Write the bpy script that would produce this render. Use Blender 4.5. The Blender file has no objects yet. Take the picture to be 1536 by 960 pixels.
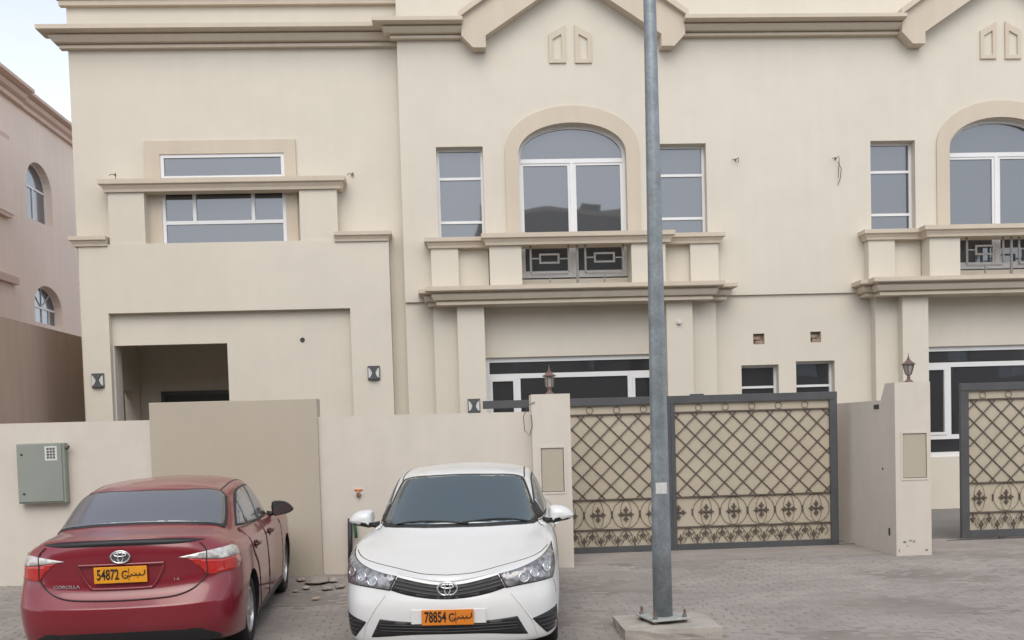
import bpy, bmesh, math, random
from mathutils import Vector, Matrix, Euler, geometry
from mathutils.bvhtree import BVHTree
random.seed(7)
C = bpy.context.collection
SC = bpy.context.scene
R = math.radians

# ------------------------------------------------------------------ camera
F = 1500.0; CX = 768.0; PPY = 709.0; CAMH = 1.92
YAW, PITCH, ROLL = 3.0, 2.45, 1.66
cam_d = bpy.data.cameras.new('camera'); cam = bpy.data.objects.new('camera', cam_d); C.objects.link(cam)
CM = Matrix.Rotation(-R(YAW), 3, 'Z') @ Matrix.Rotation(R(90 - PITCH), 3, 'X') @ Matrix.Rotation(-R(ROLL), 3, 'Z')
cam.matrix_world = Matrix.Translation((0, 0, CAMH)) @ CM.to_4x4()
cam_d.sensor_width = 36; cam_d.lens = F / 1536 * 36
cam_d.shift_y = (PPY - 480) / 1536
cam_d.clip_end = 3000; cam_d.clip_start = .05
SC.camera = cam

# ------------------------------------------------------------------ world, sun, exposure
SUN_EL, SUN_AZ = 48, 183          # the veiled sun stands high behind the photographer
w = bpy.data.worlds.new('World'); SC.world = w; w.use_nodes = True
nt = w.node_tree; nt.nodes.clear()
sky = nt.nodes.new('ShaderNodeTexSky'); sky.sky_type = 'NISHITA'; sky.sun_disc = False
sky.sun_elevation = R(SUN_EL); sky.sun_rotation = R(SUN_AZ); sky.dust_density = 1.0; sky.air_density = 1.0; sky.ozone_density = 1.2
hs = nt.nodes.new('ShaderNodeHueSaturation'); hs.inputs['Saturation'].default_value = .34
bg = nt.nodes.new('ShaderNodeBackground'); bg.inputs['Strength'].default_value = .15
wo = nt.nodes.new('ShaderNodeOutputWorld')
nt.links.new(sky.outputs[0], hs.inputs['Color']); nt.links.new(hs.outputs[0], bg.inputs['Color']); nt.links.new(bg.outputs[0], wo.inputs['Surface'])
sl = bpy.data.lights.new('sun', 'SUN'); sl.energy = .68; sl.angle = R(45); sl.color = (1.0, .90, .74)
so = bpy.data.objects.new('sun', sl); C.objects.link(so)
_d = Vector((math.sin(R(SUN_AZ)) * math.cos(R(SUN_EL)), math.cos(R(SUN_AZ)) * math.cos(R(SUN_EL)), math.sin(R(SUN_EL))))
so.rotation_euler = _d.to_track_quat('Z', 'Y').to_euler()
SC.view_settings.view_transform = 'Standard'; SC.view_settings.look = 'None'
SC.view_settings.exposure = .82; SC.view_settings.gamma = 1.0

# ------------------------------------------------------------------ helpers
def P(px, py, Y):
    """world point on the plane y=Y seen at pixel (px,py) of the 1536x960 photograph"""
    d = CM @ Vector(((px - CX) / F, -(py - PPY) / F, -1))
    t = Y / d.y
    return Vector((d.x * t, Y, CAMH + d.z * t))
def RC(l, t, r, b, Y):
    """pixel rectangle -> x0, x1, z0, z1 on the plane y=Y"""
    xm, ym = (l + r) / 2, (t + b) / 2
    return P(l, ym, Y).x, P(r, ym, Y).x, P(xm, b, Y).z, P(xm, t, Y).z
def gz(y):
    return max(0, min(.10, .02 * (y - 8.0)))

def tag(o, label=None, cat=None, group=None, kind=None):
    if label: o['label'] = label
    if cat: o['category'] = cat
    if group: o['group'] = group
    if kind: o['kind'] = kind
    return o
def thing(name, label, cat, loc=(0, 0, 0), rz=0, group=None):
    o = bpy.data.objects.new(name, None); C.objects.link(o); o.empty_display_size = .1
    o.location = loc; o.rotation_euler = (0, 0, rz)
    return tag(o, label, cat, group)
def link(name, me, mat, parent=None, smooth=False, world=True):
    o = bpy.data.objects.new(name, me); C.objects.link(o)
    if mat and not me.materials: me.materials.append(mat)
    if smooth:
        me.polygons.foreach_set('use_smooth', [True] * len(me.polygons))
        if smooth is not True: me.set_sharp_from_angle(angle=R(smooth))
    if parent:
        o.parent = parent
        if world:
            pm = Matrix.LocRotScale(parent.location, parent.rotation_euler, parent.scale)
            if parent.parent:
                pp = parent.parent
                pm = Matrix.LocRotScale(pp.location, pp.rotation_euler, pp.scale) @ pm
            o.matrix_parent_inverse = Matrix.Identity(4)
            if pm != Matrix.Identity(4): me.transform(pm.inverted())
    return o
class MB:
    def __init__(s): s.v = []; s.f = []
    def add(s, vs, fs):
        n = len(s.v); s.v += [tuple(v) for v in vs]; s.f += [tuple(i + n for i in f) for f in fs]; return s
    def box(s, x0, x1, y0, y1, z0, z1, b=0):
        if b > 0:
            bm = bmesh.new(); bmesh.ops.create_cube(bm, size=1)
            for v in bm.verts:
                v.co = Vector(((x0 + x1) / 2 + v.co.x * (x1 - x0), (y0 + y1) / 2 + v.co.y * (y1 - y0), (z0 + z1) / 2 + v.co.z * (z1 - z0)))
            bmesh.ops.bevel(bm, geom=bm.edges[:], offset=b, segments=1, affect='EDGES')
            bm.verts.index_update()
            s.add([v.co for v in bm.verts], [[v.index for v in f.verts] for f in bm.faces]); bm.free(); return s
        return s.add([(x0, y0, z0), (x1, y0, z0), (x1, y1, z0), (x0, y1, z0), (x0, y0, z1), (x1, y0, z1), (x1, y1, z1), (x0, y1, z1)],
                     [(0, 3, 2, 1), (4, 5, 6, 7), (0, 1, 5, 4), (1, 2, 6, 5), (2, 3, 7, 6), (3, 0, 4, 7)])
    def tube(s, pts, r, n=8, closed=False):
        pts = [Vector(p) for p in pts]; m = len(pts); rr = r if isinstance(r, (list, tuple)) else [r] * m
        rings = []
        up0 = None
        for i, p in enumerate(pts):
            if closed: t = pts[(i + 1) % m] - pts[i - 1]
            else: t = pts[min(i + 1, m - 1)] - pts[max(i - 1, 0)]
            t.normalize()
            if up0 is None:
                up0 = Vector((0, 0, 1)) if abs(t.z) < .9 else Vector((1, 0, 0))
            a = t.cross(up0); a.normalize(); b = a.cross(t); up0 = b
            rings.append([p + a * (rr[i] * math.cos(2 * math.pi * k / n)) + b * (rr[i] * math.sin(2 * math.pi * k / n)) for k in range(n)])
        vs = [v for r_ in rings for v in r_]; fs = []
        for i in range(m if closed else m - 1):
            j = (i + 1) % m
            for k in range(n):
                l = (k + 1) % n
                fs.append((i * n + k, j * n + k, j * n + l, i * n + l))
        if not closed:
            fs.append(tuple(range(n))); fs.append(tuple((m - 1) * n + k for k in reversed(range(n))))
        return s.add(vs, fs)
    def lathe(s, prof, c=(0, 0, 0), n=24, axis='z'):
        vs = []; fs = []
        for (r, z) in prof:
            for k in range(n):
                a = 2 * math.pi * k / n
                p = (r * math.cos(a), r * math.sin(a), z) if axis == 'z' else (z, r * math.cos(a), r * math.sin(a))
                vs.append((p[0] + c[0], p[1] + c[1], p[2] + c[2]))
        for i in range(len(prof) - 1):
            for k in range(n):
                l = (k + 1) % n
                fs.append((i * n + k, i * n + l, (i + 1) * n + l, (i + 1) * n + k))
        fs.append(tuple(reversed(range(n)))); fs.append(tuple((len(prof) - 1) * n + k for k in range(n)))
        return s.add(vs, fs)
    def prism(s, poly, y0, y1):
        """polygon of (x,z) extruded from y0 (front) to y1"""
        n = len(poly)
        a = sum(poly[i][0] * poly[(i + 1) % n][1] - poly[(i + 1) % n][0] * poly[i][1] for i in range(n))
        if a < 0: poly = poly[::-1]
        vs = [(x, y0, z) for x, z in poly] + [(x, y1, z) for x, z in poly]
        fs = [tuple(range(n)), tuple(reversed(range(n, 2 * n)))] + [(i, i + n, (i + 1) % n + n, (i + 1) % n) for i in range(n)]
        return s.add(vs, fs)
    def ledge(s, x0, x1, Y, prof, back=None, el=1, er=1):
        """moulding with mitred returns: prof = [(projection, z)...] from bottom to top, wall face at Y"""
        back = Y + .05 if back is None else back
        vs = []; fs = []
        for p, z in prof:
            vs += [(x0 - p * el, Y - p, z), (x1 + p * er, Y - p, z), (x1 + p * er, back, z), (x0 - p * el, back, z)]
        n = len(prof)
        for i in range(n - 1):
            for k in range(4):
                l = (k + 1) % 4
                fs.append((i * 4 + k, i * 4 + l, i * 4 + 4 + l, i * 4 + 4 + k))
        fs.append((3, 2, 1, 0)); fs.append(tuple((n - 1) * 4 + k for k in range(4)))
        return s.add(vs, fs)
    def mesh(s, name='m'):
        me = bpy.data.meshes.new(name); me.from_pydata(s.v, [], s.f)
        bm = bmesh.new(); bm.from_mesh(me); bmesh.ops.recalc_face_normals(bm, faces=bm.faces[:]); bm.to_mesh(me); bm.free()
        return me
    def obj(s, name, mat, parent=None, smooth=False):
        return link(name, s.mesh(name), mat, parent, smooth)

def inside(p, poly):
    x, y = p; c = False; n = len(poly)
    for i in range(n):
        x1, y1 = poly[i]; x2, y2 = poly[i - 1]
        if (y1 > y) != (y2 > y) and x < (x2 - x1) * (y - y1) / (y2 - y1) + x1: c = not c
    return c
def panel(name, mat, parent, outer, holes, Y, t):
    """flat wall in the x-z plane with openings, front face at Y, thickness t"""
    vs = []; es = []
    for lp in [outer] + list(holes):
        n0 = len(vs); n = len(lp); vs += [Vector(p) for p in lp]; es += [(n0 + i, n0 + (i + 1) % n) for i in range(n)]
    V, E, Fc, _, _, _ = geometry.delaunay_2d_cdt(vs, es, [], 0, 1e-5)
    keep = []
    for f in Fc:
        c = ((V[f[0]] + V[f[1]] + V[f[2]]) / 3)[:]
        if inside(c, outer) and not any(inside(c, h) for h in holes): keep.append(f)
    bm = bmesh.new(); bv = [bm.verts.new((v.x, Y, v.y)) for v in V]
    fs = [bm.faces.new([bv[i] for i in f]) for f in keep]
    bmesh.ops.recalc_face_normals(bm, faces=fs)
    r = bmesh.ops.extrude_face_region(bm, geom=fs, use_keep_orig=True)
    for g in r['geom']:
        if isinstance(g, bmesh.types.BMVert): g.co.y += t
    for v in [v for v in bm.verts if not v.link_faces]: bm.verts.remove(v)
    bmesh.ops.recalc_face_normals(bm, faces=bm.faces[:])
    me = bpy.data.meshes.new(name); bm.to_mesh(me); bm.free()
    return link(name, me, mat, parent)
def rect(x0, x1, z0, z1): return [(x0, z0), (x1, z0), (x1, z1), (x0, z1)]

# ------------------------------------------------------------------ materials
def mat(name, col, rough=.7, metal=0, coat=0, var=.08, vscale=1.5, bump=0, bscale=60, spec=.5, var2=0, v2scale=12, world=True, tint=None, streak=0):
    m = bpy.data.materials.new(name); m.use_nodes = True; n = m.node_tree; b = n.nodes['Principled BSDF']
    b.inputs['Roughness'].default_value = rough; b.inputs['Metallic'].default_value = metal
    b.inputs['Coat Weight'].default_value = coat; b.inputs['Coat Roughness'].default_value = .04
    b.inputs['Specular IOR Level'].default_value = spec
    if world: src = n.nodes.new('ShaderNodeNewGeometry').outputs['Position']
    else: src = n.nodes.new('ShaderNodeTexCoord').outputs['Object']
    c = None
    base = n.nodes.new('ShaderNodeRGB'); base.outputs[0].default_value = (*col, 1); c = base.outputs[0]
    def noise(scale, detail=4, vec=None):
        t = n.nodes.new('ShaderNodeTexNoise'); t.inputs['Scale'].default_value = scale; t.inputs['Detail'].default_value = detail
        n.links.new(vec or src, t.inputs['Vector']); return t.outputs['Fac']
    def vary(c, fac, amount, other=None):
        mr = n.nodes.new('ShaderNodeMapRange'); mr.inputs['From Min'].default_value = .3; mr.inputs['From Max'].default_value = .7
        n.links.new(fac, mr.inputs['Value'])
        mx = n.nodes.new('ShaderNodeMix'); mx.data_type = 'RGBA'
        lo = other or tuple(x * (1 - amount) for x in col); hi = tuple(min(1, x * (1 + amount)) for x in col)
        mx.inputs[6].default_value = (*lo, 1)
        n.links.new(c, mx.inputs[7]) if other else mx.inputs[7].__setattr__('default_value', (*hi, 1))
        n.links.new(mr.outputs[0], mx.inputs[0]); return mx.outputs[2]
    if var: c = vary(c, noise(vscale), var)
    if var2:
        mr = n.nodes.new('ShaderNodeMapRange'); mr.inputs['From Min'].default_value = .35; mr.inputs['From Max'].default_value = .75
        mr.inputs['To Min'].default_value = 1 - var2; mr.inputs['To Max'].default_value = 1 + var2
        n.links.new(noise(v2scale, 6), mr.inputs['Value'])
        hsv = n.nodes.new('ShaderNodeHueSaturation'); n.links.new(c, hsv.inputs['Color']); n.links.new(mr.outputs[0], hsv.inputs['Value']); c = hsv.outputs[0]
    if streak:
        mp = n.nodes.new('ShaderNodeMapping'); mp.inputs['Scale'].default_value = (6, 6, .35); n.links.new(src, mp.inputs['Vector'])
        mr = n.nodes.new('ShaderNodeMapRange'); mr.inputs['From Min'].default_value = .35; mr.inputs['From Max'].default_value = .7
        mr.inputs['To Min'].default_value = 1 - streak; mr.inputs['To Max'].default_value = 1 + streak * .5
        n.links.new(noise(1, 5, mp.outputs[0]), mr.inputs['Value'])
        hsv = n.nodes.new('ShaderNodeHueSaturation'); n.links.new(c, hsv.inputs['Color']); n.links.new(mr.outputs[0], hsv.inputs['Value']); c = hsv.outputs[0]
    if tint:
        c = vary(c, noise(tint[1], 6), 0, tint[0])
    n.links.new(c, b.inputs['Base Color'])
    if bump:
        bp = n.nodes.new('ShaderNodeBump'); bp.inputs['Strength'].default_value = bump; bp.inputs['Distance'].default_value = .01
        n.links.new(noise(bscale, 3), bp.inputs['Height']); n.links.new(bp.outputs[0], b.inputs['Normal'])
    return m
M = {}
M['wall'] = mat('cream_stucco', (.645, .595, .510), .85, var=.035, vscale=.5, bump=.12, bscale=45, var2=.015, v2scale=3, streak=.012, spec=.2)
M['trim'] = mat('tan_trim', (.575, .50, .405), .8, var=.03, vscale=1, bump=.1, bscale=50, spec=.25, streak=.03)
M['bwall'] = mat('boundary_stucco', (.635, .58, .508), .88, var=.035, vscale=.7, bump=.2, bscale=40, streak=.02, spec=.2, var2=.02, v2scale=5)
M['tanwall'] = mat('tan_stucco', (.46, .41, .33), .85, var=.03, vscale=.8, bump=.15, bscale=40, streak=.012, spec=.2)
M['nwall'] = mat('pinkish_stucco', (.80, .66, .575), .85, var=.04, vscale=.4, bump=.1, bscale=40, streak=.03, spec=.2)
M['ntrim'] = mat('pink_trim', (.62, .46, .385), .8, var=.04, spec=.2)
M['brown'] = mat('brown_stucco', (.46, .35, .28), .85, var=.05, vscale=.6, bump=.1, bscale=40, streak=.05, spec=.2)
M['frame'] = mat('white_aluminium', (.72, .72, .72), .4, var=.02)
def glass(name, base, refl, rough=.02, world=True, tint=(.85, .9, 1.0)):
    m = bpy.data.materials.new(name); m.use_nodes = True; n = m.node_tree; n.nodes.clear()
    o = n.nodes.new('ShaderNodeOutputMaterial'); mx = n.nodes.new('ShaderNodeMixShader')
    d = n.nodes.new('ShaderNodeBsdfPrincipled'); d.inputs['Base Color'].default_value = (*base, 1); d.inputs['Roughness'].default_value = .3
    g = n.nodes.new('ShaderNodeBsdfGlossy'); g.inputs['Roughness'].default_value = rough; g.inputs['Color'].default_value = (*tint, 1)
    lw = n.nodes.new('ShaderNodeLayerWeight'); lw.inputs['Blend'].default_value = .25
    mr = n.nodes.new('ShaderNodeMapRange'); mr.inputs['To Min'].default_value = refl; mr.inputs['To Max'].default_value = .95
    t = n.nodes.new('ShaderNodeTexNoise'); t.inputs['Scale'].default_value = .9; t.inputs['Detail'].default_value = 1
    geo = n.nodes.new('ShaderNodeNewGeometry'); n.links.new(geo.outputs['Position'], t.inputs['Vector'])
    bp = n.nodes.new('ShaderNodeBump'); bp.inputs['Strength'].default_value = .25; bp.inputs['Distance'].default_value = .02
    n.links.new(t.outputs['Fac'], bp.inputs['Height']); n.links.new(bp.outputs[0], g.inputs['Normal'])
    n.links.new(lw.outputs['Fresnel'], mr.inputs['Value']); n.links.new(mr.outputs[0], mx.inputs[0])
    n.links.new(d.outputs[0], mx.inputs[1]); n.links.new(g.outputs[0], mx.inputs[2]); n.links.new(mx.outputs[0], o.inputs['Surface'])
    return m
M['glass'] = glass('window_glass', (.035, .037, .04), .095, tint=(.93, .95, 1.0))
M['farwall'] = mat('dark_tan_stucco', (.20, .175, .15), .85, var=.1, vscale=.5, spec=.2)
M['darkglass'] = glass('dark_window_glass', (.02, .02, .022), .12)
M['black'] = mat('black_plastic', (.02, .02, .022), .5, var=.1, world=False)
M['rubber'] = mat('tyre_rubber', (.022, .022, .022), .75, var=.15, vscale=8, world=False)
M['gateframe'] = mat('grey_painted_steel', (.085, .087, .092), .45, var=.12, vscale=3, bump=.05)
M['iron'] = mat('brown_wrought_iron', (.10, .082, .068), .5, var=.12, vscale=6)
M['gatesheet'] = mat('beige_gate_sheet', (.49, .425, .33), .6, var=.05, vscale=3, bump=.15, bscale=90, var2=.05, v2scale=60)
M['galv'] = mat('galvanised_steel', (.27, .30, .315), .45, metal=.5, var=.18, vscale=7, bump=.08, bscale=30, var2=.12, v2scale=35)
M['plate_steel'] = mat('bright_galvanised_plate', (.48, .49, .47), .5, metal=.3, var=.15, vscale=12, bump=.1)
M['concrete'] = mat('pale_concrete', (.42, .385, .345), .9, var=.12, vscale=3, bump=.5, bscale=30, var2=.08, v2scale=14, spec=.2)
M['apron'] = mat('apron_concrete', (.33, .295, .27), .9, var=.12, vscale=1.5, bump=.3, bscale=30, var2=.07, v2scale=10, spec=.2)
M['grout'] = mat('joint_sand', (.265, .238, .216), .95, var=.15, vscale=2, bump=.3, spec=.1)
M['cabinet'] = mat('grey_green_cabinet', (.26, .285, .25), .5, var=.04, vscale=2)
M['rust'] = mat('rusty_steel', (.20, .12, .08), .8, var=.3, vscale=20)
M['sticker'] = mat('white_sticker', (.62, .62, .6), .6, var=.1, vscale=25)
M['bronze'] = mat('brown_lantern_paint', (.16, .10, .085), .45, var=.15, vscale=20)
M['lampglass'] = mat('frosted_lamp_glass', (.62, .62, .60), .25, var=.03)
M['clearpane'] = mat('lantern_pane', (.34, .33, .31), .15, var=.1, vscale=15)
M['brick'] = mat('raw_brick', (.30, .22, .175), .9, var=.25, vscale=15)
M['shade'] = mat('dark_opening', (.05, .048, .045), .6, var=.1)
M['orange'] = mat('orange_conduit', (.62, .22, .08), .5, var=.1, vscale=20)
M['green'] = mat('green_hose', (.03, .14, .06), .5, var=.1)
M['rail'] = mat('grey_brown_railing', (.20, .185, .17), .45, var=.1, vscale=5)
M['chrome'] = mat('chrome', (.75, .76, .78), .12, metal=1, var=0, world=False)
M['text'] = mat('black_lettering', (.015, .015, .015), .5, var=0, world=False)
def carpaint(name, col, rough, coat, dust, dcol=(.42, .36, .31), metal=.0):
    m = bpy.data.materials.new(name); m.use_nodes = True; n = m.node_tree; b = n.nodes['Principled BSDF']
    tc = n.nodes.new('ShaderNodeTexCoord'); t = n.nodes.new('ShaderNodeTexNoise'); t.inputs['Scale'].default_value = 2.2; t.inputs['Detail'].default_value = 6
    n.links.new(tc.outputs['Object'], t.inputs['Vector'])
    ge = n.nodes.new('ShaderNodeNewGeometry'); sp = n.nodes.new('ShaderNodeSeparateXYZ'); n.links.new(ge.outputs['Normal'], sp.inputs[0])
    up = n.nodes.new('ShaderNodeMapRange'); up.inputs['From Min'].default_value = 0.1; up.inputs['From Max'].default_value = 1; up.inputs['To Min'].default_value = .35; up.inputs['To Max'].default_value = 1.5
    n.links.new(sp.outputs[2], up.inputs['Value'])
    mr = n.nodes.new('ShaderNodeMapRange'); mr.inputs['From Min'].default_value = .25; mr.inputs['From Max'].default_value = .8; mr.inputs['To Min'].default_value = dust * .5; mr.inputs['To Max'].default_value = dust * 1.5
    n.links.new(t.outputs['Fac'], mr.inputs['Value'])
    mu = n.nodes.new('ShaderNodeMath'); mu.operation = 'MULTIPLY'; mu.use_clamp = True
    n.links.new(mr.outputs[0], mu.inputs[0]); n.links.new(up.outputs[0], mu.inputs[1])
    mx = n.nodes.new('ShaderNodeMix'); mx.data_type = 'RGBA'; mx.inputs[6].default_value = (*col, 1); mx.inputs[7].default_value = (*dcol, 1)
    n.links.new(mu.outputs[0], mx.inputs[0]); n.links.new(mx.outputs[2], b.inputs['Base Color'])
    rr = n.nodes.new('ShaderNodeMapRange'); rr.inputs['To Min'].default_value = rough; rr.inputs['To Max'].default_value = .7; n.links.new(mu.outputs[0], rr.inputs['Value'])
    n.links.new(rr.outputs[0], b.inputs['Roughness'])
    cr = n.nodes.new('ShaderNodeMapRange'); cr.inputs['To Min'].default_value = .04; cr.inputs['To Max'].default_value = .6; n.links.new(mu.outputs[0], cr.inputs['Value'])
    n.links.new(cr.outputs[0], b.inputs['Coat Roughness'])
    b.inputs['Coat Weight'].default_value = coat; b.inputs['Metallic'].default_value = metal
    return m
M['white'] = carpaint('white_car_paint', (.76, .77, .77), .35, .7, .10)
M['red'] = carpaint('dusty_red_car_paint', (.20, .002, .014), .32, .8, .09, (.36, .20, .19))
M['reflector'] = mat('lamp_reflector', (.42, .42, .43), .25, metal=.6, var=.5, vscale=40, world=False)
M['carglass'] = glass('car_glass', (.025, .04, .045), .13, .03, tint=(.85, .97, 1.0))
M['dustyglass'] = glass('dusty_car_glass', (.11, .115, .125), .08, .15)
M['sideglass'] = glass('side_window_glass', (.13, .13, .12), .22, .08)
M['mirror'] = mat('mirror_glass', (.30, .32, .32), .1, metal=.9, var=0, world=False)
M['alloy'] = mat('silver_hubcap', (.55, .55, .56), .35, metal=.7, var=.1, vscale=8, world=False)
M['redlens'] = mat('red_lamp_lens', (.50, .015, .012), .15, coat=1, var=.15, vscale=30, world=False)
M['clearlens'] = mat('clear_lamp_lens', (.62, .60, .58), .15, coat=1, metal=.2, var=.25, vscale=28, world=False)
M['headlens'] = mat('headlamp_lens', (.27, .265, .28), .22, coat=.6, metal=.35, var=.6, vscale=22, world=False)
M['plate'] = mat('orange_plate', (.78, .33, .015), .5, var=.04, vscale=10, world=False)
M['plate_dark'] = mat('deep_orange_plate', (.72, .22, .02), .5, var=.04, vscale=10, world=False)
# ------------------------------------------------------------------ ground
def paving_material(name, col, brick=True, world=True):
    m = bpy.data.materials.new(name); m.use_nodes = True; n = m.node_tree; b = n.nodes['Principled BSDF']
    b.inputs['Roughness'].default_value = .85; b.inputs['Specular IOR Level'].default_value = .25
    g = n.nodes.new('ShaderNodeNewGeometry')
    t = n.nodes.new('ShaderNodeTexNoise'); t.inputs['Scale'].default_value = .9; t.inputs['Detail'].default_value = 7; t.inputs['Roughness'].default_value = .6
    n.links.new(g.outputs['Position'], t.inputs['Vector'])
    mr = n.nodes.new('ShaderNodeMapRange'); mr.inputs['From Min'].default_value = .3; mr.inputs['From Max'].default_value = .7; mr.inputs['To Min'].default_value = .80; mr.inputs['To Max'].default_value = 1.14
    n.links.new(t.outputs['Fac'], mr.inputs['Value'])
    base = n.nodes.new('ShaderNodeRGB'); base.outputs[0].default_value = (*col, 1); c = base.outputs[0]
    if brick:
        bt = n.nodes.new('ShaderNodeTexBrick'); bt.inputs['Scale'].default_value = 1; bt.inputs['Brick Width'].default_value = .2; bt.inputs['Row Height'].default_value = .1
        bt.inputs['Mortar Size'].default_value = .004; bt.inputs['Color1'].default_value = (*[x * 1.08 for x in col], 1); bt.inputs['Color2'].default_value = (*[x * .9 for x in col], 1)
        bt.inputs['Mortar'].default_value = (*[x * .6 for x in col], 1)
        n.links.new(g.outputs['Position'], bt.inputs['Vector']); c = bt.outputs['Color']
        fac = mr.outputs[0]
    else:
        oi = n.nodes.new('ShaderNodeObjectInfo'); ad = n.nodes.new('ShaderNodeMath'); ad.operation = 'ADD'
        n.links.new(oi.outputs['Random'], ad.inputs[0]); n.links.new(g.outputs['Random Per Island'], ad.inputs[1])
        fr = n.nodes.new('ShaderNodeMath'); fr.operation = 'FRACT'; n.links.new(ad.outputs[0], fr.inputs[0])
        m2 = n.nodes.new('ShaderNodeMapRange'); m2.inputs['To Min'].default_value = .93; m2.inputs['To Max'].default_value = 1.06; n.links.new(fr.outputs[0], m2.inputs['Value'])
        mu = n.nodes.new('ShaderNodeMath'); mu.operation = 'MULTIPLY'; n.links.new(mr.outputs[0], mu.inputs[0]); n.links.new(m2.outputs[0], mu.inputs[1]); fac = mu.outputs[0]
    hsv = n.nodes.new('ShaderNodeHueSaturation'); n.links.new(c, hsv.inputs['Color']); n.links.new(fac, hsv.inputs['Value'])
    n.links.new(hsv.outputs[0], b.inputs['Base Color'])
    t2 = n.nodes.new('ShaderNodeTexNoise'); t2.inputs['Scale'].default_value = 70; n.links.new(g.outputs['Position'], t2.inputs['Vector'])
    bp = n.nodes.new('ShaderNodeBump'); bp.inputs['Strength'].default_value = .4; bp.inputs['Distance'].default_value = .004
    n.links.new(t2.outputs['Fac'], bp.inputs['Height']); n.links.new(bp.outputs[0], b.inputs['Normal'])
    return m
PAVE = (.318, .288, .265)
M['paver'] = paving_material('paving_brick_grey', PAVE, brick=False)
M['pavefar'] = paving_material('paving_far', PAVE)
m = MB()
ys = [-400, 8, 13, 400]; zs = [0, 0, .1, .1]
for i in range(3):
    m.add([(-400, ys[i], zs[i]), (400, ys[i], zs[i]), (400, ys[i + 1], zs[i + 1]), (-400, ys[i + 1], zs[i + 1])], [(0, 1, 2, 3)])
ground = m.obj('ground', M['pavefar']); tag(ground, kind='structure')
# bedding sand just above the ground sheet, the paving bricks stand on it
PX0, PX1, PY0, PY1 = -8.4, 9.0, 7.9, 12.98
m = MB(); ys = [PY0, 8.0, PY1]
for i in range(2):
    a, b_ = ys[i], ys[i + 1]
    m.add([(PX0, a, gz(a) + .0325), (PX1, a, gz(a) + .0325), (PX1, b_, gz(b_) + .0325), (PX0, b_, gz(b_) + .0325)], [(0, 1, 2, 3)])
pavement = m.obj('pavement', M['grout']); tag(pavement, kind='structure')
PB = P(993, 934, 9.0)                     # foot of the street lamp
def brick_geo(rnd):
    L, W, b = .0985, .0485, .006
    vs = [(-L, -W, -.03), (L, -W, -.03), (L, W, -.03), (-L, W, -.03), (-L, -W, -b), (L, -W, -b), (L, W, -b), (-L, W, -b), (-L + b, -W + b, 0), (L - b, -W + b, 0), (L - b, W - b, 0), (-L + b, W - b, 0)]
    fs = [(0, 1, 5, 4), (1, 2, 6, 5), (2, 3, 7, 6), (3, 0, 4, 7), (4, 5, 9, 8), (5, 6, 10, 9), (6, 7, 11, 10), (7, 4, 8, 11), (8, 9, 10, 11)]
    return vs, fs
bv, bf = brick_geo(0)
bme = bpy.data.meshes.new('paving_brick'); bme.from_pydata(bv, [], bf); bme.materials.append(M['paver'])
spots = []
row = 0; y = PY0 + .05
while y < PY1 - .04:
    x = PX0 + .1 + (row % 2) * .1 + random.uniform(-.012, .012)
    while x < PX1 - .1:
        spots.append((x, y)); x += .2
    y += .1; row += 1
vis = lambda x, y: y > 9.25 and abs(x) < 8.0 and not (-4.2 < x < .45) 
near = sorted([s for s in spots if vis(*s)], key=lambda s: s[1] + .02 * abs(s[0] - 3))[:300]
nset = set(near)
m = MB()
for (x, y) in spots:
    z = gz(y) + .036 + random.uniform(-.002, .002) + .006 * math.sin(x * 1.7 + y) * math.sin(y * 2.1)
    rx, ry, rz = random.gauss(0, .02), random.gauss(0, .012), random.gauss(0, .014)
    mtx = Matrix.Translation((x, y, z)) @ Euler((rx + (.02 if 8 < y < 13 else 0), ry, rz)).to_matrix().to_4x4()
    if (x, y) in nset:
        o = bpy.data.objects.new('paving_brick', bme); C.objects.link(o); o.parent = pavement; o.matrix_local = mtx
    else:
        m.add([mtx @ Vector(v) for v in bv], bf)
o = m.obj('paving_bricks', M['paver'], pavement); tag(o, kind='stuff')
# concrete strip in front of the gates
m = MB()
pa = [(PX0, 12.99, gz(12.99) + .035), (PX1 + 6, 12.99, gz(12.99) + .035), (PX1 + 6, 14.0, .137), (PX0, 14.0, .137)]
m.box(.9, 15, 12.99, 14.35, .05, .132, .006)
o = m.obj('concrete_strip', M['apron']); tag(o, kind='structure')
m = MB(); m.box(-8.4, 15, 14.36, 40, .02, .128)
M['yard'] = mat('yard_paving', (.185, .175, .165), .8, var=.1, vscale=2, bump=.3, bscale=20)
o = m.obj('yard', M['yard']); tag(o, kind='structure')
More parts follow.
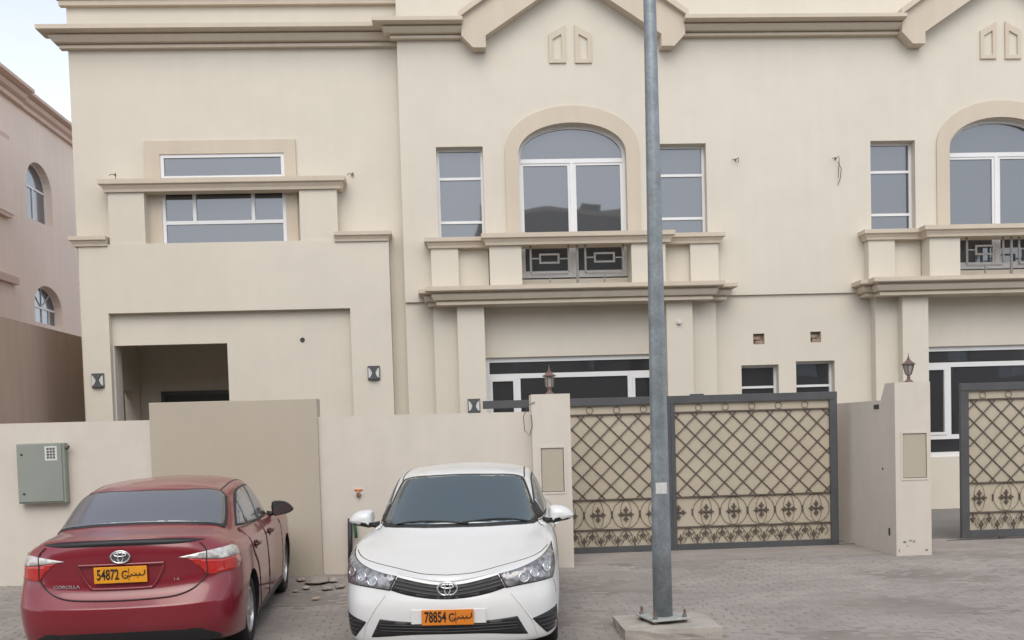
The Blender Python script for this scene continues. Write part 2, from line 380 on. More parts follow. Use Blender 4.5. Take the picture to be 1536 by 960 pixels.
# ------------------------------------------------------------------ the villas
YL, YP, YR = 19.3, 19.0, 19.05
ZT = 10.6
villa = thing('villa', 'cream stucco villa with square portico on the left and arched balcony door beside it', 'villa', (-3, YR, 0))
villa2 = thing('villa', 'cream stucco villa at right edge with gate pillar lamp before its cut-off arched window', 'villa', (9, YR, 0))
def window(par, x0, x1, z0, z1, Y, hb=(), vb=(), fw=.05, g='glass', d=.06, partial=None):
    """frame (part) with panes (sub-parts); hb: heights of rails, vb: list of (x, zlow, zhigh)"""
    m = MB()
    m.box(x0, x1, Y, Y + d, z1 - fw, z1); m.box(x0, x1, Y, Y + d, z0, z0 + fw)
    m.box(x0, x0 + fw, Y, Y + d, z0 + fw, z1 - fw); m.box(x1 - fw, x1, Y, Y + d, z0 + fw, z1 - fw)
    zz = [z0 + fw / 2] + sorted(hb) + [z1 - fw / 2]
    for h in hb: m.box(x0 + fw, x1 - fw, Y + .002, Y + d, h - fw * .5, h + fw * .5)
    cells = []
    for i in range(len(zz) - 1):
        lo, hi = zz[i] + fw * .5, zz[i + 1] - fw * .5
        vs = sorted(v[0] for v in vb if v[1] <= i <= v[2])
        for v in vs: m.box(v - fw * .5, v + fw * .5, Y + .004, Y + d, lo, hi)
        xs = [x0 + fw / 2] + vs + [x1 - fw / 2]
        for k in range(len(xs) - 1): cells.append((xs[k] + fw * .5, xs[k + 1] - fw * .5, lo, hi))
    fr = m.obj('window', M['frame'], par)
    for c in cells:
        e = random.uniform(-.002, .002)
        gm = MB().box(c[0] - .005, c[1] + .005, Y + d * .55 + e, Y + d * .55 + .012 + e, c[2] - .005, c[3] + .005)
        ta, tb = random.uniform(-.008, .008), random.uniform(-.008, .008); cxp, czp = (c[0] + c[1]) / 2, (c[2] + c[3]) / 2
        gm.v = [(v[0], v[1] + ta * (v[0] - cxp) + tb * (v[2] - czp), v[2]) for v in gm.v]      # every pane sits a little askew
        gm.obj('pane', M[g], fr)
    return fr
def reveal(par, x0, x1, z0, z1, Y0, Y1, mt='wall', name='reveal'): pass
def cornice_prof(zb, zt, p):
    h = zt - zb
    return [(a * p, zb + b * h) for a, b in ((0, 0), (.28, 0), (.28, .17), (.20, .19), (.20, .24), (.46, .27), (.52, .36), (.58, .46), (.62, .60), (.53, .62), (.53, .68), (.92, .71), (1, .76), (1, 1))]
def sill_prof(zb, zt, p):
    h = zt - zb
    return [(0, zb), (.35 * p, zb), (.42 * p, zb + .22 * h), (.62 * p, zb + .42 * h), (.66 * p, zb + .52 * h), (.95 * p, zb + .58 * h), (p, zb + .62 * h), (p, zt)]

# ---- left block: upper wall with window
xl = P(108, 200, YL).x; xr = P(603, 300, YR).x; xm_ = P(600, 200, YL).x + .3
w = RC(243, 231, 429, 364, YL)
wz0 = w[2] - .15
POR = RC(175, 517, 344, 628, YP + .2)
panel('wall', M['wall'], villa, rect(xl, xm_, 0, ZT), [rect(w[0] - .01, w[1] + .01, wz0, w[3] + .01), rect(POR[0] - .02, POR[1] + .02, .0 + .05, POR[3] + .12)], YL, .3)
MB().box(xl, xl + .3, YL + .3, YL + .42, 0, 2.95).obj('side_wall', M['wall'], villa)
MB().box(xl, xl + .3, YL + 2.3, YL + 12, 0, 2.95).obj('side_wall', M['wall'], villa)
MB().box(xl, xl + .3, YL + .3, YL + 12, 2.9501, ZT).obj('side_wall', M['wall'], villa)
# porch behind the opening
_pb = YL + 2.4
MB().box(xl + .301, POR[1] + .6, _pb, _pb + .2, 0, POR[3] + .4).obj('porch_back_wall', M['wall'], villa)
MB().box(POR[1] + .3, POR[1] + .5, YL + .301, _pb - .001, 0, POR[3] + .4).obj('porch_side_wall', M['wall'], villa)
MB().box(xl + .301, POR[1] + .6, YL + .301, _pb + .2, POR[3] + .401, POR[3] + .6).obj('porch_ceiling', M['wall'], villa)
MB().box(xl + .3, 14, YL + 11.7, YL + 12, 0, ZT).obj('rear_wall', M['wall'], villa)
MB().box(xl + .3, 14, YL + .3, YL + 11.7, 8.6, 8.8).obj('roof', M['wall'], villa)
s_ = RC(220, 211, 446, 364, YL)
panel('window_surround', M['trim'], villa, rect(s_[0], s_[1], wz0 - .2, s_[3]), [rect(w[0], w[1], wz0, w[3])], YL - .045, .10)
r1 = P(335, 333.5, YL).z; r2 = P(335, 266, YL).z
window(villa, w[0], w[1], wz0, w[3], YL - .02, (r1, r2), ((P(292, 310, YL).x, 1, 1), (P(380, 310, YL).x, 1, 1)), .065)
# cornices
c = RC(105, 38, 590, 72, YL)
zb, zt = P(340, 71, YL - .1).z, P(340, 34.5, YL - .4).z
MB().ledge(xl, xm_, YL, cornice_prof(zb, zt, .42), back=YL + .02, er=0).obj('cornice', M['trim'], villa)
MB().ledge(xl, xm_, YL, cornice_prof(ZT - .62, ZT - .15, .36), back=YL + .02, er=0).obj('cornice', M['trim'], villa)
# ---- portico
yp1 = YL
pl = P(123, 490, YP).x; pr = P(587, 490, YP).x
zsh = P(345, 363, YP).z          # parapet / shoulder height
zbeam0, zbeam1 = P(330, 286, YP).z, P(330, 268, YP).z
rec = RC(166, 466, 528, 620, YP)
pt_ = .16
panel('portico_front', M['wall'], villa, rect(pl, pr, 0, zsh), [rect(rec[0], rec[1], -.0, rec[3])] if False else [], YP, .01) if False else None
# front frame around the recess: lintel and two jambs
m = MB(); m.prism([(pl, 0), (rec[0], 0), (rec[0], rec[3]), (rec[1], rec[3]), (rec[1], 0), (pr, 0), (pr, zsh), (pl, zsh)], YP, YL - .001)
link('portico_front', m.mesh(), M['wall'], villa)
op = RC(175, 517, 344, 628, YP + .2)
panel('portico_panel', M['wall'], villa, [(rec[0], 0), (op[0], 0), (op[0], op[3]), (op[1], op[3]), (op[1], 0), (rec[1], 0), (rec[1], rec[3]), (rec[0], rec[3])], [], YP + .15, YL - YP - .152)
# porch interior
ipx = pl + .25


d_ = RC(243, 586, 360, 628, _pb)
MB().box(d_[0], d_[1] + .1, _pb - .03, _pb - .002, .15, d_[3]).obj('porch_door', M['gateframe'], villa)
MB().box(d_[0] + .08, d_[1] + .05, _pb - .045, _pb - .031, .15, d_[3] - .08).obj('porch_door_panel', M['shade'], villa)
# upper piers and beam
for (a, b_) in ((163, 217), (450, 506)):
    q = RC(a, 290, b_, 362, YP + .02)
    MB().box(q[0], q[1], YP + .02, YL - .001, zsh - .0, zbeam0 + .0).obj('pier', M['wall'], villa)
q = RC(160, 268, 508, 286, YP + .02)
MB().ledge(q[0], q[1], YP + .02, sill_prof(zbeam0, zbeam1, .13), back=YL - .047).obj('beam', M['trim'], villa)
MB().box(P(217, 340, YP).x, P(450, 340, YP).x, YP + .03, YP + .12, zsh - .02, zsh + .003).obj('coping', M['wall'], villa)
for (a, b_, t, bt, el, er) in ((113, 161, 355, 369, 1, 0), (502, 579, 348, 362, 0, 1)):
    q = RC(a, t, b_, bt, YP)
    MB().ledge(q[0], q[1], YP, sill_prof(zsh - .035, zsh + .14, .10), back=YL - .002, el=el, er=er).obj('ledge', M['trim'], villa)

# ---- right block (two bays)
XS = P(1272, 300, YR).x           # party line between the two villas
XE = P(1536, 300, YR).x + 4.5
zc = P(1180, 441, YR).z           # crease between storeys
zb, zt = P(1180, 53, YR - .1).z, P(1180, 20, YR - .42).z
UX = P(1500, 300, YR).x - P(859, 300, YR).x       # spacing of the bays
zb_, zt_ = zb, zt
def arch(cx, hw, z0, zs, zt, n=22, tail=True):
    """straight jambs up to zs then a flat arch reaching zt"""
    pts = [(cx - hw, z0)]
    for i in range(n + 1):
        a = math.pi * (1 - i / n)
        pts.append((cx + hw * math.cos(a) * 1.0, zs + (zt - zs) * (math.sin(a) ** .92)))
    pts.append((cx + hw, z0)); return pts
def bay(vl, dx, xa, xb):
    holes = []
    def H(l, t, r, b, Y=YR):
        q = RC(l, t, r, b, Y); return (q[0] + dx, q[1] + dx, q[2], q[3])
    nl = H(656, 220, 726, 357); nr = H(984, 212, 1060, 348)
    zs_ = P(858, 232, YR).z; cxa = P(858.5, 240, YR).x + dx; hwa = (P(941, 300, YR).x - P(779, 300, YR).x) / 2
    za = P(857, 184, YR).z; zdoor = P(860, 414, YR).z
    holes = [rect(nl[0], nl[1], nl[2] - .1, nl[3]), rect(nr[0], nr[1], nl[2] - .1, nl[3] + .0), arch(cxa, hwa, zdoor - .05, zs_, za)]
    panel('wall', M['wall'], vl, rect(xa, xb, zc, ZT), holes, YR, .3)
    # lower wall, 5 cm back
    s1 = H(1114, 547, 1170, 640); s2 = H(1196, 541, 1254, 640)
    v1 = H(1131, 500, 1148, 516); v2 = H(1217, 497, 1233, 513)
    dl = .13 if dx > 0 else 0
    bw = H(729, 533, 1003, 682); bw = (bw[0] + dl, bw[1] + dl, P(1425, 685, YR).z, bw[3])
    if dx > 0: h2 = [rect(bw[0], bw[1], bw[2], bw[3])]
    else: h2 = [rect(bw[0], bw[1], bw[2], bw[3]), rect(*s1[:2], s1[2], s1[3]), rect(*s2[:2], s2[2], s2[3]), rect(*v1), rect(*v2)]
    if dx == 0:
        for q in (s1, s2):
            window(vl, q[0], q[1] - .0, q[2], q[3], YR + .22, (P(1180, 579, YR).z,), (), .045, 'darkglass')
        for q in (v1, v2):
            MB().box(q[0] - .02, q[1] + .02, YR + .14, YR + .18, q[2] - .02, q[3] + .02).obj('vent_back', M['brick'], vl)
            MB().box(q[0] + .05, q[1], YR + .09, YR + .139, q[2] + .005, q[2] + .07, .008).obj('brick', M['brick'], vl)
            MB().box(q[0] + .01, q[1] - .06, YR + .10, YR + .139, q[2] + .085, q[2] + .15, .008).obj('brick', M['brick'], vl)
    panel('lower_wall', M['wall'], vl, rect(xa, xb, 0, zc - .001), h2, YR + .05, .3)
    # narrow windows
    n_ = H(658, 232, 725, 357)
    for q in (nl, nr):
        window(vl, q[0] + .0, q[1] - .0, nl[2] - .1, nl[3], YR + .17, (P(691, 331, YR).z, P(691, 265, YR).z), (), .05)
    # arch surround and door
    hwo = (P(959, 300, YR).x - P(758, 300, YR).x) / 2; zo = P(858, 159, YR).z; zso = P(858, 228, YR).z
    oo = arch(cxa, hwo, zdoor - .05, zso, zo); ii = arch(cxa, hwa - .005, zdoor - .06, zs_, za - .005)
    panel('arch_surround', M['trim'], vl, oo + ii[::-1], [], YR - .035, .06)
    yd = YR + .16
    m = MB()
    zi = P(858, 192, YR).z
    a_o = arch(cxa, hwa - .001, zdoor, zs_, za - .001); a_i = arch(cxa, hwa - .055, zdoor + .07, zs_, za - .07)
    fr = panel('balcony_door', M['frame'], vl, a_o + a_i[::-1][:0] or a_o, [a_i], yd, .06)
    ztr = P(858, 238, YR).z
    m = MB(); m.box(cxa - hwa + .05, cxa + hwa - .05, yd - .01, yd + .055, ztr - .04, ztr + .04)
    m.box(cxa - .035, cxa + .035, yd - .012, yd + .055, zdoor + .07, ztr - .04); m.obj('door_bar', M['frame'], fr)
    for s in (-1, 1):
        x0, x1 = sorted((cxa + s * .035, cxa + s * (hwa - .055)))
        mm = MB(); f2 = .045; z0_, z1_ = zdoor + .07, ztr - .04
        mm.box(x0, x0 + f2, yd + .004, yd + .05, z0_, z1_); mm.box(x1 - f2, x1, yd + .004, yd + .05, z0_, z1_)
        mm.box(x0 + f2, x1 - f2, yd + .004, yd + .05, z0_, z0_ + f2 * 1.3); mm.box(x0 + f2, x1 - f2, yd + .004, yd + .05, z1_ - f2, z1_)
        mm.obj('sash', M['frame'], fr)
        MB().box(x0 + f2 - .004, x1 - f2 + .004, yd + .03, yd + .042, z0_ + f2 * 1.2, z1_ - f2 + .004).obj('pane', M['glass'], fr)
    top = [p for p in arch(cxa, hwa - .05, zdoor, zs_, za - .065) if p[1] > ztr - .01]
    top = [(cxa - hwa + .05, ztr)] + [p for p in top if p[1] > ztr + .01] + [(cxa + hwa - .05, ztr)]
    MB().prism(top, yd + .03, yd + .042).obj('pane', M['glass'], fr)
    # pentagon mouldings
    for s in (-1, 1):
        q = H(*((823, 44, 848, 95) if s < 0 else (862, 44, 887, 95)))
        zt1 = P(855, 38, YR).z; zt2 = P(855, 52, YR).z
        xi, xo = (q[1], q[0]) if s < 0 else (q[0], q[1])
        o5 = [(xo, q[2]), (xi, q[2]), (xi, zt1), (xo, zt2)]
        cxm = (xi + xo) / 2; k = .075 * (1 if xi > xo else -1)
        i5 = [(xo + k, q[2] + .075), (xi - k, q[2] + .075), (xi - k, zt1 - .17), (xo + k, zt2 - .09)]
        panel('wall_moulding', M['trim'], vl, o5, [i5], YR - .035, .05)
    # gable band with feet
    cg = P(858, 40, YR).x + dx
    zf = P(858, 70, YR - .25).z
    hw_in = P(992, 50, YR - .25).x + dx - cg; hw_out = hw_in + .27
    sl = .66; zk = P(858, 52, YR - .25).z
    zpk_in = zk + hw_in * sl; th = .52
    out = [(cg - hw_in, zf), (cg - hw_in, zk), (cg, zpk_in), (cg + hw_in, zk), (cg + hw_in, zf), (cg + hw_in + .24, zf), (cg + hw_in + .45, zf + .22), (cg + hw_in + .43, zk + .36), (cg, zpk_in + .70), (cg - hw_in - .43, zk + .36), (cg - hw_in - .45, zf + .22), (cg - hw_in - .24, zf)]
    panel('gable_band', M['trim'], vl, out, [], YR - .26, .259)
    lip = [(cg + hw_in + .50, zk + .29), (cg + hw_in + .50, zk + .40), (cg, zpk_in + .80), (cg - hw_in - .50, zk + .40), (cg - hw_in - .50, zk + .29), (cg, zpk_in + .67)]
    panel('gable_lip', M['trim'], vl, lip, [], YR - .36, .40)
    gpar = [(cg - hw_in - .4, zk + .3), (cg + hw_in + .4, zk + .3), (cg, zpk_in + .66)]
    # ledges and piers; tier A is shallow, tier B deep
    PA, PB_ = .22, .46
    YA, YB = YR - PA, YR - PB_
    u0, u1 = P(860, 366, YB).z, P(860, 350, YB).z
    l0, l1 = P(860, 454, YB).z, P(860, 429, YB).z
    sa = H(646, 0, 1078, 0, YA); sb = H(731, 0, 1004, 0, YB)
    def X(px, py, Y): return P(px, py, Y).x + dx
    xa0, xa1 = X(646, 380, YA), X(1078, 370, YA)
    xb0, xb1 = X(732, 380, YB), X(1002, 370, YB)
    MB().ledge(xa0, xa1, YA, sill_prof(u0 + .01, u1 + .0, .11), back=YR + .001).obj('ledge', M['trim'], vl)
    MB().ledge(xb0, xb1, YB, sill_prof(u0, u1 + .01, .12), back=YR - .05).obj('ledge', M['trim'], vl)
    la0, la1 = X(647, 440, YA), X(1083, 430, YA)
    lb0, lb1 = X(660, 440, YB), X(1062, 430, YB)
    MB().ledge(la0, la1, YA, cornice_prof(l0 + .02, l1 - .0, .24), back=YR + .048).obj('ledge', M['trim'], vl)
    MB().ledge(lb0, lb1, YB, cornice_prof(l0, l1 + .01, .26), back=YR + .047).obj('ledge', M['trim'], vl)
    for (a, b_) in ((647, 688), (1036, 1078)):
        MB().box(X(a, 400, YA), X(b_, 400, YA), YA, YR - .001, l1 - .01, u0 + .02).obj('pier', M['wall'], vl)
    for (a, b_) in ((735, 783), (948, 999)):
        MB().box(X(a, 400, YB), X(b_, 400, YB), YB + .02, YR - .001, l1 - .005, u0 + .01).obj('pier', M['wall'], vl)
    for (a, b_) in ((688, 733), (999, 1037)):
        MB().box(X(a, 400, YA + .1), X(b_, 400, YA + .1), YA + .12, YR - .001, l1 - .01, u0 + .02).obj('parapet', M['wall'], vl)
    MB().box(X(783, 400, YB), X(948, 400, YB), YB + .05, YR + .15, l1 - .1, l1 + .005).obj('balcony_floor', M['trim'], vl)
    # balcony railing: a part with its bars
    yr = YB + .10
    def rb(x0, y0, x1, y1, t=.022):
        a = P(x0, y0, yr); b2 = P(x1, y1, yr)
        xa_, xb2 = sorted((a.x, b2.x)); za_, zb2 = sorted((a.z, b2.z))
        return MB().box(xa_ - t / 2 + dx, xb2 + t / 2 + dx, yr - t / 2, yr + t / 2, za_ - t / 2, zb2 + t / 2)
    rail = None
    for i, g in enumerate([(866, 362, 866, 423, .026)]):
        rail = rb(*g[:4], g[4]).obj('railing', M['rail'], vl)
    for g in [(796, 362, 796, 410), (853, 362, 853, 407), (797, 411.5, 852, 411.5), (878, 362, 878, 409), (935, 362, 935, 407), (879, 409.5, 934, 409.5),
              (798, 388, 808, 388), (841, 388, 851, 388), (880, 386, 890, 386), (924, 386, 933, 386), (825, 414, 825, 423), (907, 412, 907, 422)]:
        rb(*g).obj('bar', M['rail'], rail)
    for (x0, y0, x1, y1) in ((809, 380, 839, 396), (891, 378, 922, 394)):
        mm = MB(); a = P(x0, y1, yr); b2 = P(x1, y0, yr); t = .035
        mm.box(a.x + dx, b2.x + dx, yr - .013, yr + .013, a.z, a.z + t); mm.box(a.x + dx, b2.x + dx, yr - .013, yr + .013, b2.z - t, b2.z)
        mm.box(a.x + dx, a.x + t + dx, yr - .013, yr + .013, a.z + t, b2.z - t); mm.box(b2.x - t + dx, b2.x + dx, yr - .013, yr + .013, a.z + t, b2.z - t)
        mm.obj('rail_rectangle', M['rail'], rail)
    # ground-floor columns
    for (a, b_, Y, t) in ((652, 688, YA + .06, l0), (1040, 1075, YA + .06, l0), (687.5, 728, YB + .10, l0), (1001, 1040, YB + .10, l0)):
        MB().box(X(a, 530, Y) + dl, X(b_, 530, Y) + dl, Y, YR + .049, 0, t + .025).obj('column', M['wall'], vl)
    # big ground-floor window
    zr = P(866, 567, YR).z; zr2 = P(866, 677, YR).z
    x = [X(p_, 580, YR) + dl for p_ in (778, 947)]
    fr = window(vl, bw[0], bw[1], bw[2], bw[3], YR + .12, (P(1465, 654, YR).z - .0, P(1465, 545.5, YR).z) if True else (), ((x[0], 1, 1), (x[1], 1, 1)), .09, 'darkglass')
    zlo, zhi = P(1465, 654, YR).z + .045, P(1465, 545.5, YR).z - .045
    for (a, b_) in ((bw[0] + .09, x[0] - .045), (x[1] + .045, bw[1] - .09)):
        f2 = .05; mm = MB()
        mm.box(a, a + f2, YR + .105, YR + .17, zlo, zhi); mm.box(b_ - f2, b_, YR + .105, YR + .17, zlo, zhi)
        mm.box(a + f2, b_ - f2, YR + .105, YR + .17, zlo, zlo + f2); mm.box(a + f2, b_ - f2, YR + .105, YR + .17, zhi - f2, zhi)
        mm.obj('sash', M['frame'], fr)
    return cg, hw_in
cg1, hwi = bay(villa, 0, xr, XS)
cg2, _ = bay(villa2, UX, XS, XE)
MB().box(xr, xr + .25, YR + .31, YL + .0, 0, ZT - .01).obj('return_wall', M['wall'], villa)
MB().box(XE - .3, XE, YR + .36, YL + 12, 0, ZT - .01).obj('side_wall', M['wall'], villa2)
MB().box(14, XE - .3, YL + 11.7, YL + 12, 0, ZT).obj('rear_wall', M['wall'], villa2)
for (a, b_, el, er, v) in ((xr + .0, cg1 - hwi - .42, 1, 0, villa), (cg1 + hwi + .42, XS, 0, 0, villa), (XS, cg2 - hwi - .42, 0, 0, villa2)):
    MB().ledge(a, b_, YR, cornice_prof(zb_, zt_, .42), back=YR + .02, el=el, er=er).obj('cornice', M['trim'], v)

# ---- small fixtures on the facade
def wall_lamp(px, py, Y, label):
    c = P(px, py, Y); t = thing('wall_lamp', label, 'wall lamp', (c.x, Y, c.z), group='square wall lamps on the villa columns')
    W, Hh = .115, .135
    MB().box(c.x - W, c.x + W, Y - .03, Y - .001, c.z - Hh, c.z + Hh, .008).obj('back_plate', M['gateframe'], t)
    for s in (-1, 1):
        MB().prism([(c.x + s * .10, c.z - .10), (c.x + s * .10, c.z + .10), (c.x + s * .06, c.z + .07), (c.x + s * .028, c.z), (c.x + s * .06, c.z - .07)], Y - .055, Y - .0301).obj('lamp_glass', M['lampglass'], t)
    MB().prism([(c.x - .09, c.z + .125), (c.x + .09, c.z + .125), (c.x + .013, c.z), (c.x + .09, c.z - .125), (c.x - .09, c.z - .125), (c.x - .013, c.z)], Y - .07, Y - .0555).obj('diffuser_bracket', M['gateframe'], t)
wall_lamp(147.5, 571, YP, 'square hourglass wall lamp left of the porch opening')
wall_lamp(561, 559.5, YP, 'square hourglass wall lamp on the right edge of the portico')
wall_lamp(711, 609, YR - .36, 'square hourglass wall lamp on the column just above the front wall')
def stub(px, py, Y, label, hang=0, cat='cable stub'):
    c = P(px, py, Y); t = thing('cable_stub', label, cat, (c.x, Y, c.z), group='cable stubs sticking out of the facade')
    m = MB(); m.lathe([(.018, 0), (.018, .035)], (0, 0, 0), 10)
    me = m.mesh(); me.transform(Matrix.Translation((c.x, Y, c.z)) @ Matrix.Rotation(R(90), 4, 'X')); link('socket', me, M['rust'], t)
    m = MB(); pts = [(c.x, Y - .02, c.z), (c.x + .03, Y - .09, c.z + .02), (c.x + .04, Y - .10, c.z - .04), (c.x + .02, Y - .07, c.z - .08 - hang * .3)]
    m.tube(pts, .006, 5); m.tube([(c.x, Y - .02, c.z + .01), (c.x - .05, Y - .08, c.z + .0), (c.x - .09, Y - .07, c.z - .02)], .006, 5)
    if hang: m.tube([(c.x + .02, Y - .07, c.z - .08), (c.x + .10, Y - .04, c.z - .2), (c.x + .08, Y - .03, c.z - .38), (c.x + .03, Y - .03, c.z - .5)], .006, 5)
    m.obj('wire', M['shade'], t)
stub(1103, 240, YR, 'short bare cable stub right of the narrow window by the lamp pole')
stub(1253, 238, YR, 'cable stub with a long wire hanging down the blank wall', 1)
stub(528, 262, YL, 'short cable stub just right of the portico beam end')
stub(173, 263, YP + .12, 'tiny cable end on top of the portico beam, left end')
c = P(454, 510, YP + .17)
m = MB(); m.lathe([(.045, 0), (.045, .03), (.03, .035), (.0, .02)], (0, 0, 0), 16); me = m.mesh()
me.transform(Matrix.Translation((c.x, YP + .17, c.z)) @ Matrix.Rotation(R(90), 4, 'X'))
o = link('junction_socket', me, M['shade']); tag(o, 'small round dark socket on the blank portico panel', 'socket')
c = P(1019, 484, YR - .36)
o = MB().box(c.x - .05, c.x + .03, YR - .42, YR - .361, c.z - .03, c.z + .03, .01).obj('sensor', M['lampglass']); tag(o, 'small white sensor on the column right of the lamp pole', 'sensor')

# thin drain pipe running down the left corner of the villa
c0 = P(109, 232, YL + .5); c1 = P(119, 350, YL + .5)
m = MB(); xq = xl - .05; m.tube([(xq, YL + .25, c0.z), (xq, YL + .25, .1)], .035, 8)
m.obj('drain_pipe', M['ntrim'], villa, True)
for zq in (1.5, 3.2, 4.9): MB().box(xq - .045, xq + .05, YL + .235, YL + .265, zq, zq + .03).obj('pipe_bracket', M['rust'], villa)
# ------------------------------------------------------------------ front walls and pillars
YW = 12.9
def xw(px, py=740, Y=YW): return P(px, py, Y).x
wt = P(100, 632, YW).z
XL = -9.0
TH = .20
x_a, x_b = xw(230.5), xw(481)
za_ = P(350, 601, YW - .04).z; zb_w = P(640, 622, YW).z
bw_ = thing('boundary_wall', 'low cream front wall with a taller tan blocked doorway between the two parked cars', 'wall', ((x_a + x_b) / 2, YW, .1))
# the wall top follows the photograph: slightly lower at the far left
MB().prism([(XL, -.1), (x_a, -.1), (x_a, P(229, 630, YW).z), (XL, P(0, 634.5, YW).z)], YW, YW + TH).obj('wall_section', M['bwall'], bw_)
MB().box(x_a, x_b, YW - .045, YW + TH + .03, -.1, za_, .006).obj('blocked_doorway', M['tanwall'], bw_)
x_c = xw(800)
MB().prism([(x_b, -.1), (x_c + .05, -.1), (x_c + .05, P(797, 617.5, YW).z), (x_b, P(482, 625, YW).z)], YW, YW + TH).obj('wall_section', M['bwall'], bw_)

def lantern(c, label, urn):
    t = thing('pillar_lantern', label, 'lantern', c, group='lanterns on the gate pillars')
    h = .37
    m = MB(); m.lathe([(.065, 0), (.062, .012), (.035, .03), (.02, .05), (.024, .065), (.016, .08), (.03, .10)] if urn else [(.06, 0), (.055, .012), (.03, .035), (.022, .06), (.03, .08), (.04, .10)], c, 16)
    m.obj('base', M['bronze'], t, 40)
    if urn: gp = [(.028, .10), (.045, .14), (.062, .20), (.066, .235)]
    else: gp = [(.045, .10), (.05, .15), (.056, .225)]
    m = MB(); m.lathe(gp, c, 6); m.obj('glass', M['clearpane'], t)
    for k in range(6):
        a = 2 * math.pi * (k + .5) / 6 - math.pi / 6
        a = 2 * math.pi * k / 6
        pts = [(c[0] + (r + .004) * math.cos(a), c[1] + (r + .004) * math.sin(a), c[2] + z) for r, z in gp]
        m = MB(); m.tube(pts, .007, 5); m.obj('cage_bar', M['bronze'], t)
    m = MB(); m.lathe([(.085, .232), (.088, .245), (.06, .262), (.035, .285), (.022, .298), (.024, .305), (.012, .315), (.014, .328), (.006, .345), (.003, .385)], c, 12)
    m.obj('cap', M['bronze'], t, 40)
    return t
# left pillar
YPL = 12.72
pz = P(826, 591, YPL).z
q0, q1 = P(797.5, 620, YPL).x, P(860, 720, YPL).x
q0 = (P(797.5, 600, YPL).x + P(803, 840, YPL).x) / 2; q1 = (P(855, 600, YPL).x + P(861, 840, YPL).x) / 2
def pillar(x0, x1, y0, y1, zt, niche, label, loc, chips=False):
    t = thing('gate_pillar', label, 'gate pillar', loc, group='gate pillars')
    ni = rect(*niche)
    panel('pillar_face', M['bwall'], t, rect(x0, x1, -.1, zt), [ni], y0, .07)
    MB().box(x0, x1, y0 + .0701, y1, -.1, zt, 0).obj('pillar_body', M['bwall'], t)
    MB().box(niche[0] + .006, niche[1] - .006, y0 + .006, y0 + .0699, niche[2] + .006, niche[3] - .006, .003).obj('meter_door', M['tanwall'], t)
    f = .026
    panel('door_surround', M['bwall'], t, rect(niche[0] - f, niche[1] + f, niche[2] - f, niche[3] + f), [rect(niche[0] - .001, niche[1] + .001, niche[2] - .001, niche[3] + .001)], y0 - .008, .012)
    return t
nx = (P(812, 703, YPL).x, P(846, 703, YPL).x, P(829, 738, YPL).z, P(829, 672, YPL).z)
pillar(q0, q1, YPL, YPL + .42, pz, nx, 'front-wall pillar with tan meter door directly behind the white car mirror', (q0, YPL, .1))
c = P(824.5, 591, YPL + .2)
lantern((c.x, YPL + .2, pz), 'brown lantern with narrow panes on the pillar behind the white car', False)
# loose cable loop left of the pillar
c = P(800, 610, YPL - .02)
m = MB(); m.tube([(c.x + .02, YPL - .01, c.z + .06), (c.x - .06, YPL - .02, c.z + .02), (c.x - .13, YPL - .02, c.z - .12), (c.x - .12, YPL - .02, c.z - .30), (c.x - .06, YPL - .02, c.z - .37), (c.x - .02, YPL - .02, c.z - .25), (c.x - .03, YPL - .02, c.z - .1)], .005, 5)
o = m.obj('loose_cable', M['shade'], smooth=True); tag(o, 'thin loose cable looping beside the top of the left gate pillar', 'cable')
# right pillar with its return wall
YPR = 12.72
r0, r1 = (P(1342, 600, YPR).x + P(1345, 830, YPR).x) / 2, (P(1396, 600, YPR).x + P(1397, 830, YPR).x) / 2
pz2 = P(1368, 573, YPR).z
nx = (P(1354, 683, YPR).x, P(1390, 683, YPR).x, P(1372, 717, YPR).z, P(1372, 650, YPR).z)
rp = pillar(r0, r1, YPR, YPR + .30, pz2, nx, 'front pillar with chipped foot and tan meter door between the two gates', (r0, YPR, .1))
zr_ = P(1331, 600, YPR + .3).z
m = MB(); m.box(r0 - .001, r0 + .2, YPR + .3001, 15.2, -.1, zr_); m.obj('return_wall', M['bwall'], rp)
m = MB(); m.add([(r0, YPR + .30, zr_ - .01), (r0 + .2, YPR + .30, zr_ - .01), (r0 + .2, YPR + .30, pz2 - .01), (r0, YPR + .30, pz2 - .01), (r0, YPR + .44, zr_ - .01), (r0 + .2, YPR + .44, zr_ - .01)], [(0, 1, 2, 3), (0, 4, 5, 1), (3, 2, 5, 4), (0, 3, 4), (1, 5, 2)])
m.obj('return_haunch', M['bwall'], rp)
def chip(px, py, w, h, mt='apron'):
    c = P(px, py, YPR); pts = []
    for k in range(9):
        a = 2 * math.pi * k / 9; rr = random.uniform(.6, 1.1)
        pts.append((c.x + w * rr * math.cos(a), c.z + h * rr * math.sin(a)))
    MB().prism(pts, YPR - .002, YPR + .01).obj('chipped_patch', M[mt], rp)
for a in ((1357, 813, .022, .02, 'yard'), (1366, 811, .03, .012, 'apron'), (1371, 812, .018, .02, 'apron'), (1390, 825, .025, .014, 'yard'), (1361, 819, .012, .01, 'apron'), (1349, 826, .01, .03, 'apron')): chip(*a)
c = P(1324, 610, 13.3); MB().box(r0 - .012, r0 - .0015, 13.20, 13.36, c.z - .03, c.z + .03, .004).obj('socket_plate', M['shade'], rp)
c = P(1338, 797, 12.95); MB().box(r0 - .012, r0 - .0015, 12.90, 12.94, c.z - .05, c.z + .05, .004).obj('socket_plate', M['shade'], rp)
c = P(1329, 703, 13.1); MB().box(r0 - .010, r0 - .0015, 13.09, 13.12, c.z - .015, c.z + .015, .004).obj('socket_plate', M['shade'], rp)
c = P(1363, 573, YPR + .15)
lantern((c.x, YPR + .15, pz2), 'brown urn lantern with clear panes on the pillar between the gates', True)

